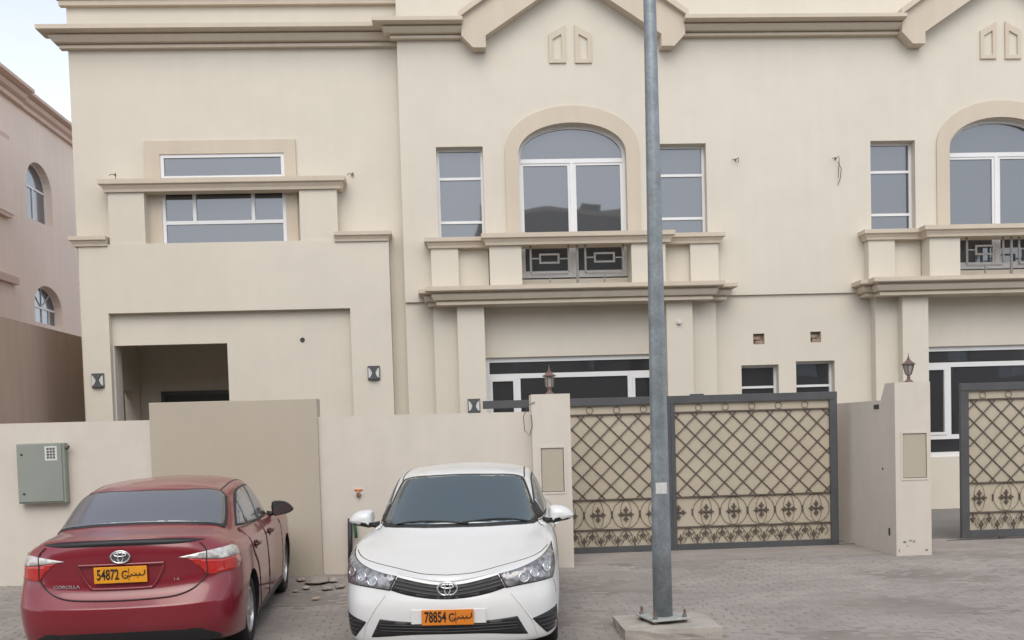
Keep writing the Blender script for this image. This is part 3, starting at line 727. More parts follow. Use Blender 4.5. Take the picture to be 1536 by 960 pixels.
# ------------------------------------------------------------------ sliding gates
YG = 14.1
fle = None
def fleur_mesh(s):
    """small iron cross of four spear heads"""
    m = MB()
    for k in range(4):
        a = k * math.pi / 2
        def T(x, z): return (x * math.cos(a) - z * math.sin(a), x * math.sin(a) + z * math.cos(a))
        m.prism([T(-.008 * 1, 0), T(.008, 0), T(.008, s * .35), T(-.008, s * .35)], -.008, .008)
        m.prism([T(0, s * .30), T(s * .34, s * .60), T(s * .16, s * .62), T(0, s), T(-s * .16, s * .62), T(-s * .34, s * .60)], -.009, .009)
    m.prism([(-.022, 0), (0, -.022), (.022, 0), (0, .022)], -.012, .012)
    return m.mesh('cross_ornament')
def bud_mesh(s, flip):
    m = MB(); f = -1 if flip else 1
    m.prism([(-.007, 0), (.007, 0), (.007, f * s * .5), (-.007, f * s * .5)], -.008, .008)
    m.prism([(0, f * s * .35), (.042, f * s * .55), (.02, f * s * .68), (0, f * s), (-.02, f * s * .68), (-.042, f * s * .55)], -.009, .009)
    for sx in (-1, 1):
        pts = []
        for i in range(10):
            a = i / 9 * math.pi * .95
            pts.append((sx * (.035 + .055 * math.sin(a) ), 0, f * (s * .15 + s * 1.0 * i / 9)))
        m.tube(pts, .004, 4)
    return m.mesh('bud_ornament')
def ring_mesh(rx, rz, r, n=20, c=(0, 0)):
    m = MB(); m.tube([(c[0] + rx * math.cos(2 * math.pi * k / n), 0, c[1] + rz * math.sin(2 * math.pi * k / n)) for k in range(n)], r, 4, closed=True)
    return m.mesh('ring')
ME = {'cross': fleur_mesh(.115), 'bu': bud_mesh(.145, False), 'bd': bud_mesh(.145, True), 'ring': ring_mesh(.045, .045, .004), 'hoop': ring_mesh(.192, .205, .0036, 28), 'petal': ring_mesh(.08, .20, .003, 22), 'knot': None}
mk = MB(); mk.box(-.008, .008, -.01, .01, -.045, .045); ME['knot'] = mk.mesh('collar')
ME['cross'].materials.append(M['iron']); ME['bu'].materials.append(M['iron']); ME['bd'].materials.append(M['iron'])
for k in ('ring', 'hoop', 'petal', 'knot'): ME[k].materials.append(M['iron'])
def put(name, me, par, x, y, z):
    o = bpy.data.objects.new(name, me); C.objects.link(o); o.parent = par; o.location = Vector((x, y, z)) - par.location; return o
def leaf(par, x0, x1, zb, zt, fl=.11, fr=.11):
    """one gate leaf between x0 and x1 with frame, sheet, lattice and ornaments"""
    Y = YG
    MB().box(x0, x0 + fl, Y - .03, Y + .03, zb, zt - .112, .004).obj('frame_post', M['gateframe'], par)
    MB().box(x1 - fr, x1, Y - .03, Y + .03, zb, zt - .112, .004).obj('frame_post', M['gateframe'], par)
    MB().box(x0 + fl + .001, x1 - fr - .001, Y - .028, Y + .028, zb, zb + .11, .004).obj('bottom_rail', M['gateframe'], par)
    a, b = x0 + fl, x1 - fr
    MB().box(a - .01, b + .01, Y + .012, Y + .016, zb + .05, zt - .1).obj('backing_sheet', M['gatesheet'], par)
    H = zt - zb
    zl = [zt - .235, zt - 1.445, zt - 1.875]                   # three thin rails
    for z in zl: MB().box(a, b, Y - .016, Y + .008, z - .009, z + .009).obj('rail', M['iron'], par)
    # lattice, clipped to its rectangle
    lo, hi = zl[1] + .009, zl[0] - .009; s = .272
    k0 = int((a - (hi - lo)) / s) - 2; k1 = int((b + (hi - lo)) / s) + 2
    for sg in (1, -1):
        for k in range(k0, k1):
            xs = k * s + .05; p0, p1 = (xs, lo), (xs + (hi - lo), hi)
            if sg < 0: p0, p1 = (xs, hi), (xs + (hi - lo), lo)
            t0 = max(0, (a - p0[0]) / (hi - lo)); t1 = min(1, (b - p0[0]) / (hi - lo))
            if t1 - t0 < .04: continue
            A = (p0[0] + (p1[0] - p0[0]) * t0, p0[1] + (p1[1] - p0[1]) * t0); B = (p0[0] + (p1[0] - p0[0]) * t1, p0[1] + (p1[1] - p0[1]) * t1)
            yy = Y - .009 if sg > 0 else Y + .001
            dx_, dz_ = B[0] - A[0], B[1] - A[1]; L = math.hypot(dx_, dz_); nx_, nz_ = -dz_ / L * .0066, dx_ / L * .0066
            MB().prism([(A[0] - nx_, A[1] - nz_), (B[0] - nx_, B[1] - nz_), (B[0] + nx_, B[1] + nz_), (A[0] + nx_, A[1] + nz_)], yy - .0045, yy + .0045).obj('lattice_bar', M['iron'], par)
    n = int((b - a) / .385)
    off = (b - a - (n - 1) * .385) / 2
    for i in range(n): put('ring', ME['ring'], par, a + off + i * .385, Y, (zt - .112 + zl[0]) / 2 - .002)
    n = int((b - a) / .40)
    off = b - .21
    x = off; zc_ = (zl[1] + zl[2]) / 2
    while x > a + .02:
        put('cross_ornament', ME['cross'], par, x, Y - .006, zc_)
        if x > a + .19:
            put('hoop', ME['hoop'], par, x, Y, zc_)
        if x > a + .08: put('petal', ME['petal'], par, x, Y + .001, zc_)
        if x - .2 > a + .02: put('collar', ME['knot'], par, x - .2, Y - .002, zc_)
        x -= .40
    x = b - .13; i = 0
    while x > a + .05:
        put('bud_ornament', ME['bu' if i % 2 == 1 else 'bd'], par, x, Y - .004, (zb + .108) if i % 2 == 1 else zl[2] - .006)
        x -= .121; i += 1
g1 = P(1256, 700, YG).x; gm0, gm1 = P(1001, 700, YG).x, P(1013, 700, YG).x; g0 = P(800, 700, YG).x
gt = P(1060, 592.5, YG).z; gb = P(1060, 826, YG).z
gate = thing('sliding_gate', 'wide beige lattice gate with brown ironwork, between the left pillar and the return wall', 'gate', ((g0 + g1) / 2, YG, .13), group='sliding lattice gates')
gmid = (gm0 + gm1) / 2
leaf(gate, gmid + .0, g1, gb, gt, .06, .11)
leaf(gate, g0, gmid - .001, gb, gt, .11, .055)
xt0 = P(724, 603, YG).x
MB().box(xt0, g1, YG - .035, YG + .035, gt - .11, gt, .004).obj('top_rail', M['gateframe'], gate)
for px in (1192, 905):
    c = P(px, 828, YG); MB().lathe([(.045, -.02), (.055, -.012), (.055, .012), (.045, .02)], (0, 0, 0), 16, 'x')
    m = MB(); m.lathe([(.035, -.02), (.048, -.015), (.04, 0), (.048, .015), (.035, .02)], (0, 0, 0), 16)
    me = m.mesh(); me.transform(Matrix.Translation((c.x, YG, gb - .005)) @ Matrix.Rotation(R(90), 4, 'X')); link('wheel', me, M['gateframe'], gate, 30)
MB().box(P(1035, 588, YG).x, P(1055, 588, YG).x, YG - .03, YG + .03, gt + .001, gt + .02, .004).obj('stop', M['gateframe'], gate)
o = MB().box(g0, g1 + .6, YG - .018, YG + .018, .1321, .140).obj('gate_track', M['gateframe']); tag(o, 'thin rusty floor track under the wide gate left of the return wall', 'gate track')
h0 = P(1440.5, 700, YG).x; ht = P(1500, 573.5, YG).z; hb = P(1470, 806, YG).z
gate2 = thing('sliding_gate', 'half-open beige lattice gate at the right edge, its grey post standing free', 'gate', (h0 + 1.3, YG, .13), group='sliding lattice gates')
leaf(gate2, h0, h0 + 2.6, hb, ht, .12, .11)
MB().box(h0, h0 + 2.6, YG - .035, YG + .035, ht - .11, ht, .004).obj('top_rail', M['gateframe'], gate2)
c = P(1503, 806, YG); m = MB(); m.lathe([(.035, -.02), (.048, -.015), (.04, 0), (.048, .015), (.035, .02)], (0, 0, 0), 16)
me = m.mesh(); me.transform(Matrix.Translation((c.x, YG, hb - .005)) @ Matrix.Rotation(R(90), 4, 'X')); link('wheel', me, M['gateframe'], gate2, 30)
o = MB().box(h0 - .2, h0 + 4, YG - .018, YG + .018, .1321, .140).obj('gate_track', M['gateframe']); tag(o, 'thin floor track under the half-open gate at the right edge', 'gate track')

# ------------------------------------------------------------------ street lamp
YS = 8.95
base = P(992, 936, YS)
pb, ptp = P(994.5, 928, YS), P(974.5, 0, YS)
lamp = thing('street_lamp', 'tall galvanised steel street lamp pole bolted to a concrete block', 'street lamp', (base.x, YS, 0))
zc0 = gz(YS)
blk = P(1004, 938, YS)
bz = pb.z - .02
m = MB(); xx0, xx1 = P(933, 940, YS - .2).x, P(1076, 942, YS - .2).x
bmv = bmesh.new(); bmesh.ops.create_cube(bmv, size=1); bmesh.ops.subdivide_edges(bmv, edges=bmv.edges[:], cuts=5, use_grid_fill=True)
for v in bmv.verts:
    v.co = Vector(((xx0 + xx1) / 2 + v.co.x * (xx1 - xx0), YS - .02 + v.co.y * .72, -.1 + (v.co.z + .5) * (bz + .1)))
    e = abs(v.co.x - (xx0 + xx1) / 2) / (xx1 - xx0) * 2
    v.co += Vector((random.uniform(-.008, .008), random.uniform(-.01, .01), random.uniform(-.005, .005)))
me = bpy.data.meshes.new('concrete_block'); bmv.to_mesh(me); bmv.free(); link('concrete_block', me, M['concrete'], lamp)
rbm, rtp = .089, .055
ax = Vector((ptp.x - pb.x, 0, ptp.z - pb.z)); ax.normalize()
n_ = 12; pts = [Vector((pb.x, YS, bz + .045)) + ax * (i / n_ * 7.6) for i in range(n_ + 1)]
rad = [rbm + (rtp - rbm) * min(1, (i / n_ * 7.6) / (ptp.z - pb.z)) for i in range(n_ + 1)]
m = MB(); m.tube(pts, rad, 20); m.obj('pole', M['galv'], lamp, True)
m = MB(); pw = .185
m.box(pb.x - pw, pb.x + pw, YS - pw, YS + pw, bz + .03, bz + .05, .004); me = m.mesh()
me.transform(Matrix.Translation((pb.x, YS, 0)) @ Matrix.Rotation(R(14), 4, 'Z') @ Matrix.Translation((-pb.x, -YS, 0))); link('base_plate', me, M['plate_steel'], lamp)
for k in range(4):
    a = R(14 + 45 + 90 * k); bx, by = pb.x + math.cos(a) * .205, YS + math.sin(a) * .205
    m = MB(); m.lathe([(.011, bz - .005), (.011, bz + .12)], (bx, by, 0), 8); b = m.obj('bolt', M['rust'], lamp)
    MB().lathe([(.022, bz + .051), (.022, bz + .073)], (bx, by, 0), 6).obj('nut', M['galv'], b)
    MB().lathe([(.022, bz + .006), (.022, bz + .024)], (bx, by, 0), 6).obj('nut', M['rust'], b)
m = MB(); m.lathe([(.10, bz - .001), (.09, bz + .0299)], (pb.x, YS, 0), 20); m.obj('grout_bed', M['rust'], lamp)
st = P(992, 732, YS - .09); 
m = MB(); n0 = 9; rr_ = .0835; c0 = Vector((pb.x, YS, bz)) + ax * (st.z - bz)
vs = []
for j, z in enumerate((-.052, .048)):
    for k in range(n0):
        a = R(-90 - 38 + k * 76 / (n0 - 1)); vs.append((c0.x + rr_ * math.cos(a) + ax.x * z - .002, YS + rr_ * math.sin(a), c0.z + z))
m.add(vs, [(k, k + 1, n0 + k + 1, n0 + k) for k in range(n0 - 1)]); m.obj('number_sticker', M['sticker'], lamp, True)
# lamp arm and head far above the picture
top = pts[-1]
m = MB(); m.tube([top, top + Vector((0, -.3, .5)), top + Vector((0, -1.2, .8))], [.05, .045, .04], 12); m.obj('arm', M['galv'], lamp, True)
m = MB(); m.box(top.x - .15, top.x + .15, YS - 1.9, YS - 1.15, top.z + .74, top.z + .86, .04); m.obj('lamp_head', M['galv'], lamp)

# ------------------------------------------------------------------ things on the front wall
q = RC(26, 665, 98, 755, YW - .12)
t = thing('meter_cabinet', 'grey-green steel meter cabinet on the front wall above the red car', 'cabinet', (q[0], YW, q[2]))
MB().box(q[0], q[1], YW - .12, YW - .001, q[2], q[3], .006).obj('cabinet_body', M['cabinet'], t)
dm = MB().box(q[0] + .012, q[1] - .03, YW - .135, YW - .1202, q[2] + .02, q[3] - .012, .004).obj('cabinet_door', M['cabinet'], t)
for (px, py) in ((32, 682), (36, 741)):
    c = P(px, py, YW - .14); m = MB(); m.lathe([(.014, 0), (.014, .008), (.008, .012)], (0, 0, 0), 12); me = m.mesh()
    me.transform(Matrix.Translation((c.x, YW - .135, c.z)) @ Matrix.Rotation(R(90), 4, 'X')); link('lock', me, M['shade'], dm)
c = P(76, 680, YW - .14)
lb = MB().box(c.x - .075, c.x + .075, YW - .137, YW - .1351, c.z - .09, c.z + .09).obj('label_sheet', M['sticker'], t)
for i in range(3):
    for j in range(4):
        MB().box(c.x - .05 + i * .036, c.x - .022 + i * .036, YW - .1385, YW - .1371, c.z - .065 + j * .036, c.z - .038 + j * .036).obj('printed_box', M['gateframe'], lb)
c = P(96, 673, YW - .10); m = MB(); m.tube([(q[1] - .01, YW - .08, c.z), (q[1] + .03, YW - .08, c.z + .0), (q[1] + .045, YW - .08, c.z + .035)], .014, 8); m.obj('knob', M['shade'], t)
c = P(538, 738, YW)
t = thing('wall_outlet', 'broken orange and white cable outlet in the wall left of the white car', 'outlet', (c.x, YW, c.z))
pts = [(c.x + .075 * (1 + .18 * math.sin(k * 2.3)) * math.cos(2 * math.pi * k / 12), c.z + .065 * (1 + .2 * math.sin(k * 1.7)) * math.sin(2 * math.pi * k / 12)) for k in range(12)]
MB().prism(pts, YW - .004, YW + .002).obj('plaster_patch', M['lampglass'], t)
MB().box(c.x - .055, c.x + .055, YW - .022, YW - .0045, c.z + .02, c.z + .04, .006).obj('conduit_strip', M['orange'], t)
MB().box(c.x - .02, c.x + .015, YW - .03, YW - .0045, c.z - .02, c.z + .0195, .005).obj('conduit_strip', M['orange'], t)
m = MB(); m.lathe([(.03, 0), (.03, .03), (.02, .045)], (0, 0, 0), 12); me = m.mesh(); me.transform(Matrix.Translation((c.x, YW - .005, c.z - .035)) @ Matrix.Rotation(R(90), 4, 'X')); link('cable_end', me, M['rust'], t)
c = P(527, 800, YW - .1)
t = thing('standing_hose', 'dark pipe with a green hose leaning on the wall behind the white car mirror', 'pipe', (c.x, YW - .1, gz(YW)))
z1 = P(527, 778, YW - .1).z
m = MB(); m.tube([(c.x - .03, YW - .12, .1), (c.x - .02, YW - .09, .5), (c.x - .015, YW - .06, z1)], .03, 10); m.obj('pipe', M['black'], t, True)
m = MB(); m.tube([(c.x + .06, YW - .1, z1 - .25), (c.x + .05, YW - .08, z1 - .1), (c.x + .03, YW - .06, z1)], .02, 8); m.obj('hose', M['green'], t, True)

# rubble by the wall between the cars
def stone(x, y, s, label, flat=.5, mt='apron'):
    bm = bmesh.new(); bmesh.ops.create_icosphere(bm, subdivisions=2, radius=1)
    ph = random.random() * 9
    for v in bm.verts:
        n = v.co.copy(); k = 1 + .25 * math.sin(n.x * 3 + ph) * math.cos(n.y * 4 - ph) + random.uniform(-.1, .1)
        v.co = Vector((n.x * s * k, n.y * s * .7 * k, max(-.3, n.z) * s * flat * k))
    me = bpy.data.meshes.new('rubble_stone'); bm.to_mesh(me); bm.free()
    o = link('rubble_stone', me, M[mt]); o.location = (x, y, gz(y) + .055 + .2 * s * flat); o.rotation_euler = (0, 0, random.random() * 6)
    tag(o, label, 'stone', 'broken paving and stones at the wall foot'); return o
for i, (px, py, s, lab) in enumerate([(476, 874, .20, 'largest flat broken paving lump at the wall foot between the cars'), (499, 873, .10, 'rubble stone touching the wall foot, right of the largest lump'), (452, 872, .08, 'small rubble stone left of the largest lump, by the red car wheel'), (510, 882, .08, 'rubble stone nearest the white car bumper'), (459, 884, .07, 'small stone in front of the largest rubble lump'), (474, 900, .05, 'lone small stone furthest from the wall between the cars'), (489, 885, .09, 'flat stone lying just before the largest lump'), (444, 888, .045, 'pebble beside the front wheel of the red car')]):
    a, b = P(px, py, 12), P(px, py, 13)
    t_ = None
    for yy in [11 + k * .01 for k in range(190)]:
        p = P(px, py, yy)
        if p.z <= gz(yy) + .04: t_ = p; break
    t_ = t_ or P(px, py, 12.6)
    stone(t_.x, min(t_.y, 12.72), s, lab, .30, ('apron', 'concrete', 'brown')[i % 3])

# ------------------------------------------------------------------ neighbours on the left
XB = P(66, 492, 17.0).x
def PXp(px, py, X):
    d = CM @ Vector(((px - CX) / F, -(py - PPY) / F, -1)); t = X / d.x
    return Vector((X, d.y * t, CAMH + d.z * t))
XB = -7.75
zbw = (PXp(20, 478.8, XB).z + PXp(110, 503, XB).z) / 2
o = MB().box(XB - .2, XB, YW + .25, 33, -.1, zbw).obj('side_wall', M['brown']); tag(o, 'tall brown plastered side wall receding behind the left end of the front wall', 'wall')
XN = -12.2
nh = thing('neighbour_house', 'pinkish two-storey house with arched side windows beyond the brown wall', 'house', (XN - 5, 28, 0))
zn = (PXp(30, 124, XN).z + PXp(100, 184, XN).z) / 2 - .28
ny = [PXp(p, 150, XN).y for p in (0, 27, 40, 75, 110)]
# side wall with openings, built in the x-z plane then turned to face the street side
def side_panel(name, mt, par, outer, holes, X, t):
    o = panel(name, mt, None, outer, holes, 0, t)
    o.data.transform(Matrix(((0, -1, 0, X), (1, 0, 0, 0), (0, 0, 1, 0), (0, 0, 0, 1))))
    pm = Matrix.Translation(par.location); o.data.transform(pm.inverted()); o.parent = par; return o
def yz(px, py): v = PXp(px, py, XN); return v.y, v.z
def archn(pl_, pr_, pyb, pys, pyt, n=14):
    ya, yb = PXp(pl_, pys, XN).y, PXp(pr_, pys, XN).y; z0 = (PXp((pl_ + pr_) / 2, pyb, XN)).z; zs = PXp((pl_ + pr_) / 2, pys, XN).z; zt_ = PXp((pl_ + pr_) / 2, pyt, XN).z
    cx_, hw = (ya + yb) / 2, (yb - ya) / 2
    return [(cx_ - hw, z0)] + [(cx_ + hw * math.cos(math.pi * (1 - i / n)), zs + (zt_ - zs) * math.sin(math.pi * i / n)) for i in range(n + 1)] + [(cx_ + hw, z0)], (cx_, hw, z0, zs, zt_)
a1, i1 = archn(40, 77, 333, 282, 246); a2, i2 = archn(52, 93, 487, 462, 430)
side_panel('wall', M['nwall'], nh, rect(12, 46, 0, zn), [a1, a2], XN, .3)
MB().box(XN - 12, XN - .301, 12, 12.3, 0, zn).obj('front_wall', M['nwall'], nh)
MB().box(XN - 12, XN - .301, 45.7, 46, 0, zn).obj('rear_wall', M['nwall'], nh)
MB().box(XN - 12, XN - .301, 12.3, 45.7, zn - 1, zn - .8).obj('roof', M['nwall'], nh)
for (cx_, hw, z0, zs, zt_), big in ((i1, 1), (i2, 0)):
    m = MB(); g = []
    e = .05
    ao = [(cx_ - hw + .001, z0 + .001)] + [(cx_ + (hw - .001) * math.cos(math.pi * (1 - i / 14)), zs + (zt_ - zs - .001) * math.sin(math.pi * i / 14)) for i in range(15)] + [(cx_ + hw - .001, z0 + .001)]
    ai = [(cx_ - hw + e, z0 + e)] + [(cx_ + (hw - e) * math.cos(math.pi * (1 - i / 14)), zs + (zt_ - zs - e) * math.sin(math.pi * i / 14)) for i in range(15)] + [(cx_ + hw - e, z0 + e)]
    fr = side_panel('window', M['frame'], nh, ao, [ai], XN - .2, .06)
    def bar(ya, yb, za, zb_):
        m = MB().box(XN - .245, XN - .20, ya, yb, za, zb_); o = m.obj('glazing_bar', M['frame']); o.data.transform(Matrix.Translation(nh.location).inverted()); o.parent = fr
    bar(cx_ - hw + e, cx_ + hw - e, zs - .03, zs + .03)
    if big: bar(cx_ - .03, cx_ + .03, z0 + e, zs - .03)
    else:
        for k in (-.5, 0, .5): bar(cx_ + hw * k - .018, cx_ + hw * k + .018, z0 + e, zs - .03)
        for an in (50, 90, 130):
            a = R(an); L = hw * .93
            m = MB(); m.tube([(XN - .22, cx_, zs), (XN - .22, cx_ + L * math.cos(a), zs + (zt_ - zs) * .93 * math.sin(a))], .016, 4)
            o = m.obj('glazing_bar', M['frame']); o.data.transform(Matrix.Translation(nh.location).inverted()); o.parent = fr
    gp = side_panel('pane', M['glass'] if big else M['darkglass'], nh, ai, [], XN - .23, .01); gp.parent = fr
# cornices, nearer part stands further out
for (y0, y1, pj, dz) in ((ny[1] - 0, 46, .36, 0), (11.5, ny[1] - .001, .48, 0)):
    m = MB(); prof = [(0, zn - .42), (.3, zn - .42), (.3, zn - .30), (.22, zn - .28), (.5, zn - .22), (.6, zn - .10), (.5, zn - .08), (1, zn - .04), (1, zn + .05)]
    vs = []; fs = []
    for p, z in prof:
        vs += [(XN + p * pj, y0, z), (XN + p * pj, y1, z), (XN - .2, y1, z), (XN - .2, y0, z)]
    for i in range(len(prof) - 1):
        for k in range(4):
            l = (k + 1) % 4; fs.append((i * 4 + k, i * 4 + l, i * 4 + 4 + l, i * 4 + 4 + k))
    fs += [(3, 2, 1, 0), tuple((len(prof) - 1) * 4 + k for k in range(4))]
    m.add(vs, fs); m.obj('cornice', M['ntrim'], nh)
# bay window frame and porch cap cut off by the left edge
def nbox(name, pxa, pxb, pya, pyb, pj, mt, y0=None):
    ya, yb = PXp(pxa, (pya + pyb) / 2, XN).y, PXp(pxb, (pya + pyb) / 2, XN).y; z0, z1 = PXp(pxb, pyb, XN).z, PXp(pxb, pya, XN).z
    MB().box(XN - .1, XN + pj, y0 or ya, yb, z0, z1).obj(name, M[mt], nh)
nbox('bay_surround', 5, 11, 215, 322, .16, 'nwall', 20.0)
nbox('bay_cap', 5, 6, 204, 214, .14, 'ntrim', 20.0)
nbox('bay_sill', 5, 11, 318, 328, .14, 'ntrim', 20.0)
nbox('pilaster', 15, 19, 425, 520, .10, 'nwall', 21.0)
nbox('pilaster_cap', 15, 17, 417, 428, .22, 'ntrim', 21.0)
# ------------------------------------------------------------------ houses across the street, seen in the window reflections
def opp(x0, x1, y1, h, col, label, tower):
    t = thing('house', label, 'house', ((x0 + x1) / 2, y1, 0), group='houses across the street')
    mt = M[col]
    holes = []; n = int((x1 - x0) / 3.2); wins = []
    for k in range(n):
        cx_ = x0 + (k + .5) * (x1 - x0) / n
        for z in (1.2, 4.6): wins.append((cx_ - .7, cx_ + .7, z, z + 1.6))
    o = panel('wall', mt, None, [(-b, c) for b, c in rect(x0, x1, 0, h)], [[(-b, c) for b, c in rect(*w_)] for w_ in wins], 0, .3)
    o.data.transform(Matrix.Translation(t.location).inverted() @ Matrix.Translation((0, y1, 0)) @ Matrix.Rotation(math.pi, 4, 'Z')); o.parent = t
    for w_ in wins:
        fr = MB().box(w_[0], w_[1], y1 - .24, y1 - .18, w_[2], w_[3]).obj('window', M['darkglass'], t)
        MB().box((w_[0] + w_[1]) / 2 - .03, (w_[0] + w_[1]) / 2 + .03, y1 - .179, y1 - .14, w_[2], w_[3]).obj('frame', M['frame'], fr)
    MB().box(x0, x1, y1 - 11, y1 - 10.7, 0, h).obj('rear_wall', mt, t)
    MB().box(x0, x0 + .3, y1 - 10.69, y1 - .31, 0, h).obj('side_wall', mt, t); MB().box(x1 - .3, x1, y1 - 10.69, y1 - .31, 0, h).obj('side_wall', mt, t)
    MB().box(x0 + .31, x1 - .31, y1 - 10.68, y1 - .32, h - .9, h - .7).obj('roof', mt, t)
    MB().box(x0 - .15, x1 + .15, y1 - 10.9, y1 + .25, h + .001, h + .25).obj('cornice', M['trim'], t)
    MB().box(tower[0], tower[1], y1 - 6, y1 - 2, h + .251, h + tower[2]).obj('roof_room', mt, t)
    m = MB(); m.lathe([(.6, 0), (.65, .2), (.65, 1.1), (.5, 1.3)], (tower[1] + 1.2, y1 - 3, h - .7), 16); m.obj('water_tank', M['sticker'], t, 40)
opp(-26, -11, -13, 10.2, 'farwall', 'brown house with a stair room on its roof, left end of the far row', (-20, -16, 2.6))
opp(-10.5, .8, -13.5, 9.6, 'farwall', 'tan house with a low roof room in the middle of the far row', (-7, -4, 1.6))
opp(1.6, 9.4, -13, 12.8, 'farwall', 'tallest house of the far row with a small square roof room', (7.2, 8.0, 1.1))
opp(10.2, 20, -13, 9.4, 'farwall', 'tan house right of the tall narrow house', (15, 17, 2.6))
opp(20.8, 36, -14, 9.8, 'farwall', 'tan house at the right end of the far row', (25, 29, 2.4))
# ------------------------------------------------------------------ the two saloon cars
# car frame: x to the side, y from the nose (0) to the tail (4.62), z up
BX = [0, .38, .67, .85, .902, .904, .902, .902, .904, .906, .885, .73, .40, 0]
BY = [.00, .02, .075, .23, .62, 1.25, 1.9, 2.55, 3.2, 3.88, 4.36, 4.55, 4.61, 4.62]
NP = 14
def lerpz(tab, i):
    return tab[i]
def ring(dx, df, dr, z):
    out = []
    for i in range(NP):
        x = BX[i] * (1 - dx); y = BY[i]
        if y < 2.31: y += df * (1 - y / 2.31)
        else: y -= dr * ((y - 2.31) / 2.31)
        out.append((x, y, z[i] if isinstance(z, (list, tuple)) else z))
    return out
RG = [
    ring(.16, .12, .16, .185),
    ring(.035, .05, .08, [.19, .19, .19, .185, .18, .17, .17, .17, .17, .18, .22, .26, .28, .28]),
    ring(.025, .02, .035, [.25, .25, .25, .25, .24, .22, .22, .22, .22, .24, .29, .33, .35, .35]),
    ring(.005, .0, .01, .41),
    ring(.0, .0, .0, [.52, .52, .53, .53, .53, .53, .53, .53, .53, .54, .575, .56, .555, .555]),
    ring(.004, .035, .052, [.60, .605, .62, .64, .66, .67, .67, .68, .69, .70, .71, .66, .615, .605]),
    ring(.012, .055, .112, [.67, .68, .71, .75, .77, .77, .78, .79, .80, .80, .80, .74, .69, .68]),
    ring(.022, .085, .105, [.725, .74, .785, .84, .87, .875, .88, .89, .90, .91, .91, .89, .88, .88]),
    ring(.055, .14, .10, [.745, .762, .815, .875, .915, .925, .93, .94, .955, .97, .99, 1.00, 1.01, 1.01]),
    # outer bonnet / belt line / deck lip
    [(0, .42, .80), (.30, .44, .812), (.56, .52, .85), (.70, .70, .895), (.765, 1.0, .935), (.80, 1.4, .955), (.815, 1.9, .965), (.82, 2.55, .975), (.815, 3.2, .99), (.79, 3.75, 1.02), (.735, 4.15, 1.055), (.60, 4.40, 1.085), (.32, 4.475, 1.095), (0, 4.49, 1.10)],
    [(0, .80, .885), (.29, .82, .895), (.54, .92, .915), (.68, 1.1, .935), (.745, 1.4, .955), (.785, 1.8, .97), (.80, 2.2, .975), (.803, 2.6, .985), (.80, 3.1, 1.0), (.765, 3.6, 1.03), (.705, 3.98, 1.075), (.56, 4.20, 1.105), (.30, 4.28, 1.115), (0, 4.29, 1.12)],
    # foot of the glasshouse
    [(0, 1.11, .965), (.30, 1.13, .968), (.56, 1.22, .968), (.705, 1.42, .970), (.76, 1.72, .985), (.78, 2.05, .99), (.785, 2.4, .995), (.785, 2.8, 1.005), (.775, 3.2, 1.02), (.745, 3.58, 1.05), (.675, 3.86, 1.09), (.52, 4.00, 1.115), (.27, 4.05, 1.125), (0, 4.06, 1.13)],
    [(0, 1.33, 1.10), (.28, 1.35, 1.10), (.53, 1.44, 1.095), (.665, 1.60, 1.09), (.725, 1.85, 1.10), (.742, 2.12, 1.11), (.748, 2.42, 1.12), (.748, 2.8, 1.125), (.738, 3.14, 1.135), (.71, 3.46, 1.155), (.645, 3.70, 1.18), (.50, 3.83, 1.20), (.26, 3.87, 1.21), (0, 3.88, 1.215)],
    [(0, 1.66, 1.285), (.26, 1.68, 1.28), (.49, 1.75, 1.27), (.61, 1.87, 1.26), (.665, 2.02, 1.27), (.685, 2.22, 1.275), (.692, 2.48, 1.285), (.692, 2.78, 1.285), (.682, 3.05, 1.28), (.655, 3.30, 1.285), (.62, 3.48, 1.30), (.46, 3.58, 1.315), (.24, 3.61, 1.325), (0, 3.62, 1.33)],
    [(0, 1.92, 1.415), (.26, 1.93, 1.41), (.46, 1.99, 1.40), (.56, 2.08, 1.385), (.60, 2.20, 1.39), (.62, 2.36, 1.395), (.625, 2.56, 1.40), (.625, 2.76, 1.40), (.615, 2.96, 1.39), (.59, 3.12, 1.385), (.57, 3.27, 1.388), (.47, 3.35, 1.40), (.22, 3.36, 1.415), (0, 3.37, 1.42)],
    [(0, 2.06, 1.452), (.25, 2.07, 1.448), (.42, 2.11, 1.440), (.50, 2.18, 1.430), (.53, 2.28, 1.435), (.545, 2.42, 1.44), (.55, 2.58, 1.445), (.55, 2.74, 1.443), (.54, 2.90, 1.437), (.51, 3.02, 1.43), (.46, 3.12, 1.432), (.37, 3.18, 1.44), (.20, 3.21, 1.447), (0, 3.22, 1.45)],
    [(0, 2.28, 1.475), (.15, 2.285, 1.474), (.25, 2.30, 1.470), (.30, 2.33, 1.467), (.32, 2.40, 1.468), (.33, 2.48, 1.47), (.33, 2.58, 1.472), (.33, 2.68, 1.472), (.325, 2.78, 1.468), (.31, 2.88, 1.465), (.28, 2.94, 1.465), (.22, 2.98, 1.468), (.12, 3.0, 1.471), (0, 3.01, 1.472)],
]
for _r in (11, 12, 13, 14): RG[_r] = [(x * 1.035, y, z + (.006 if _r > 12 else 0)) for x, y, z in RG[_r]]
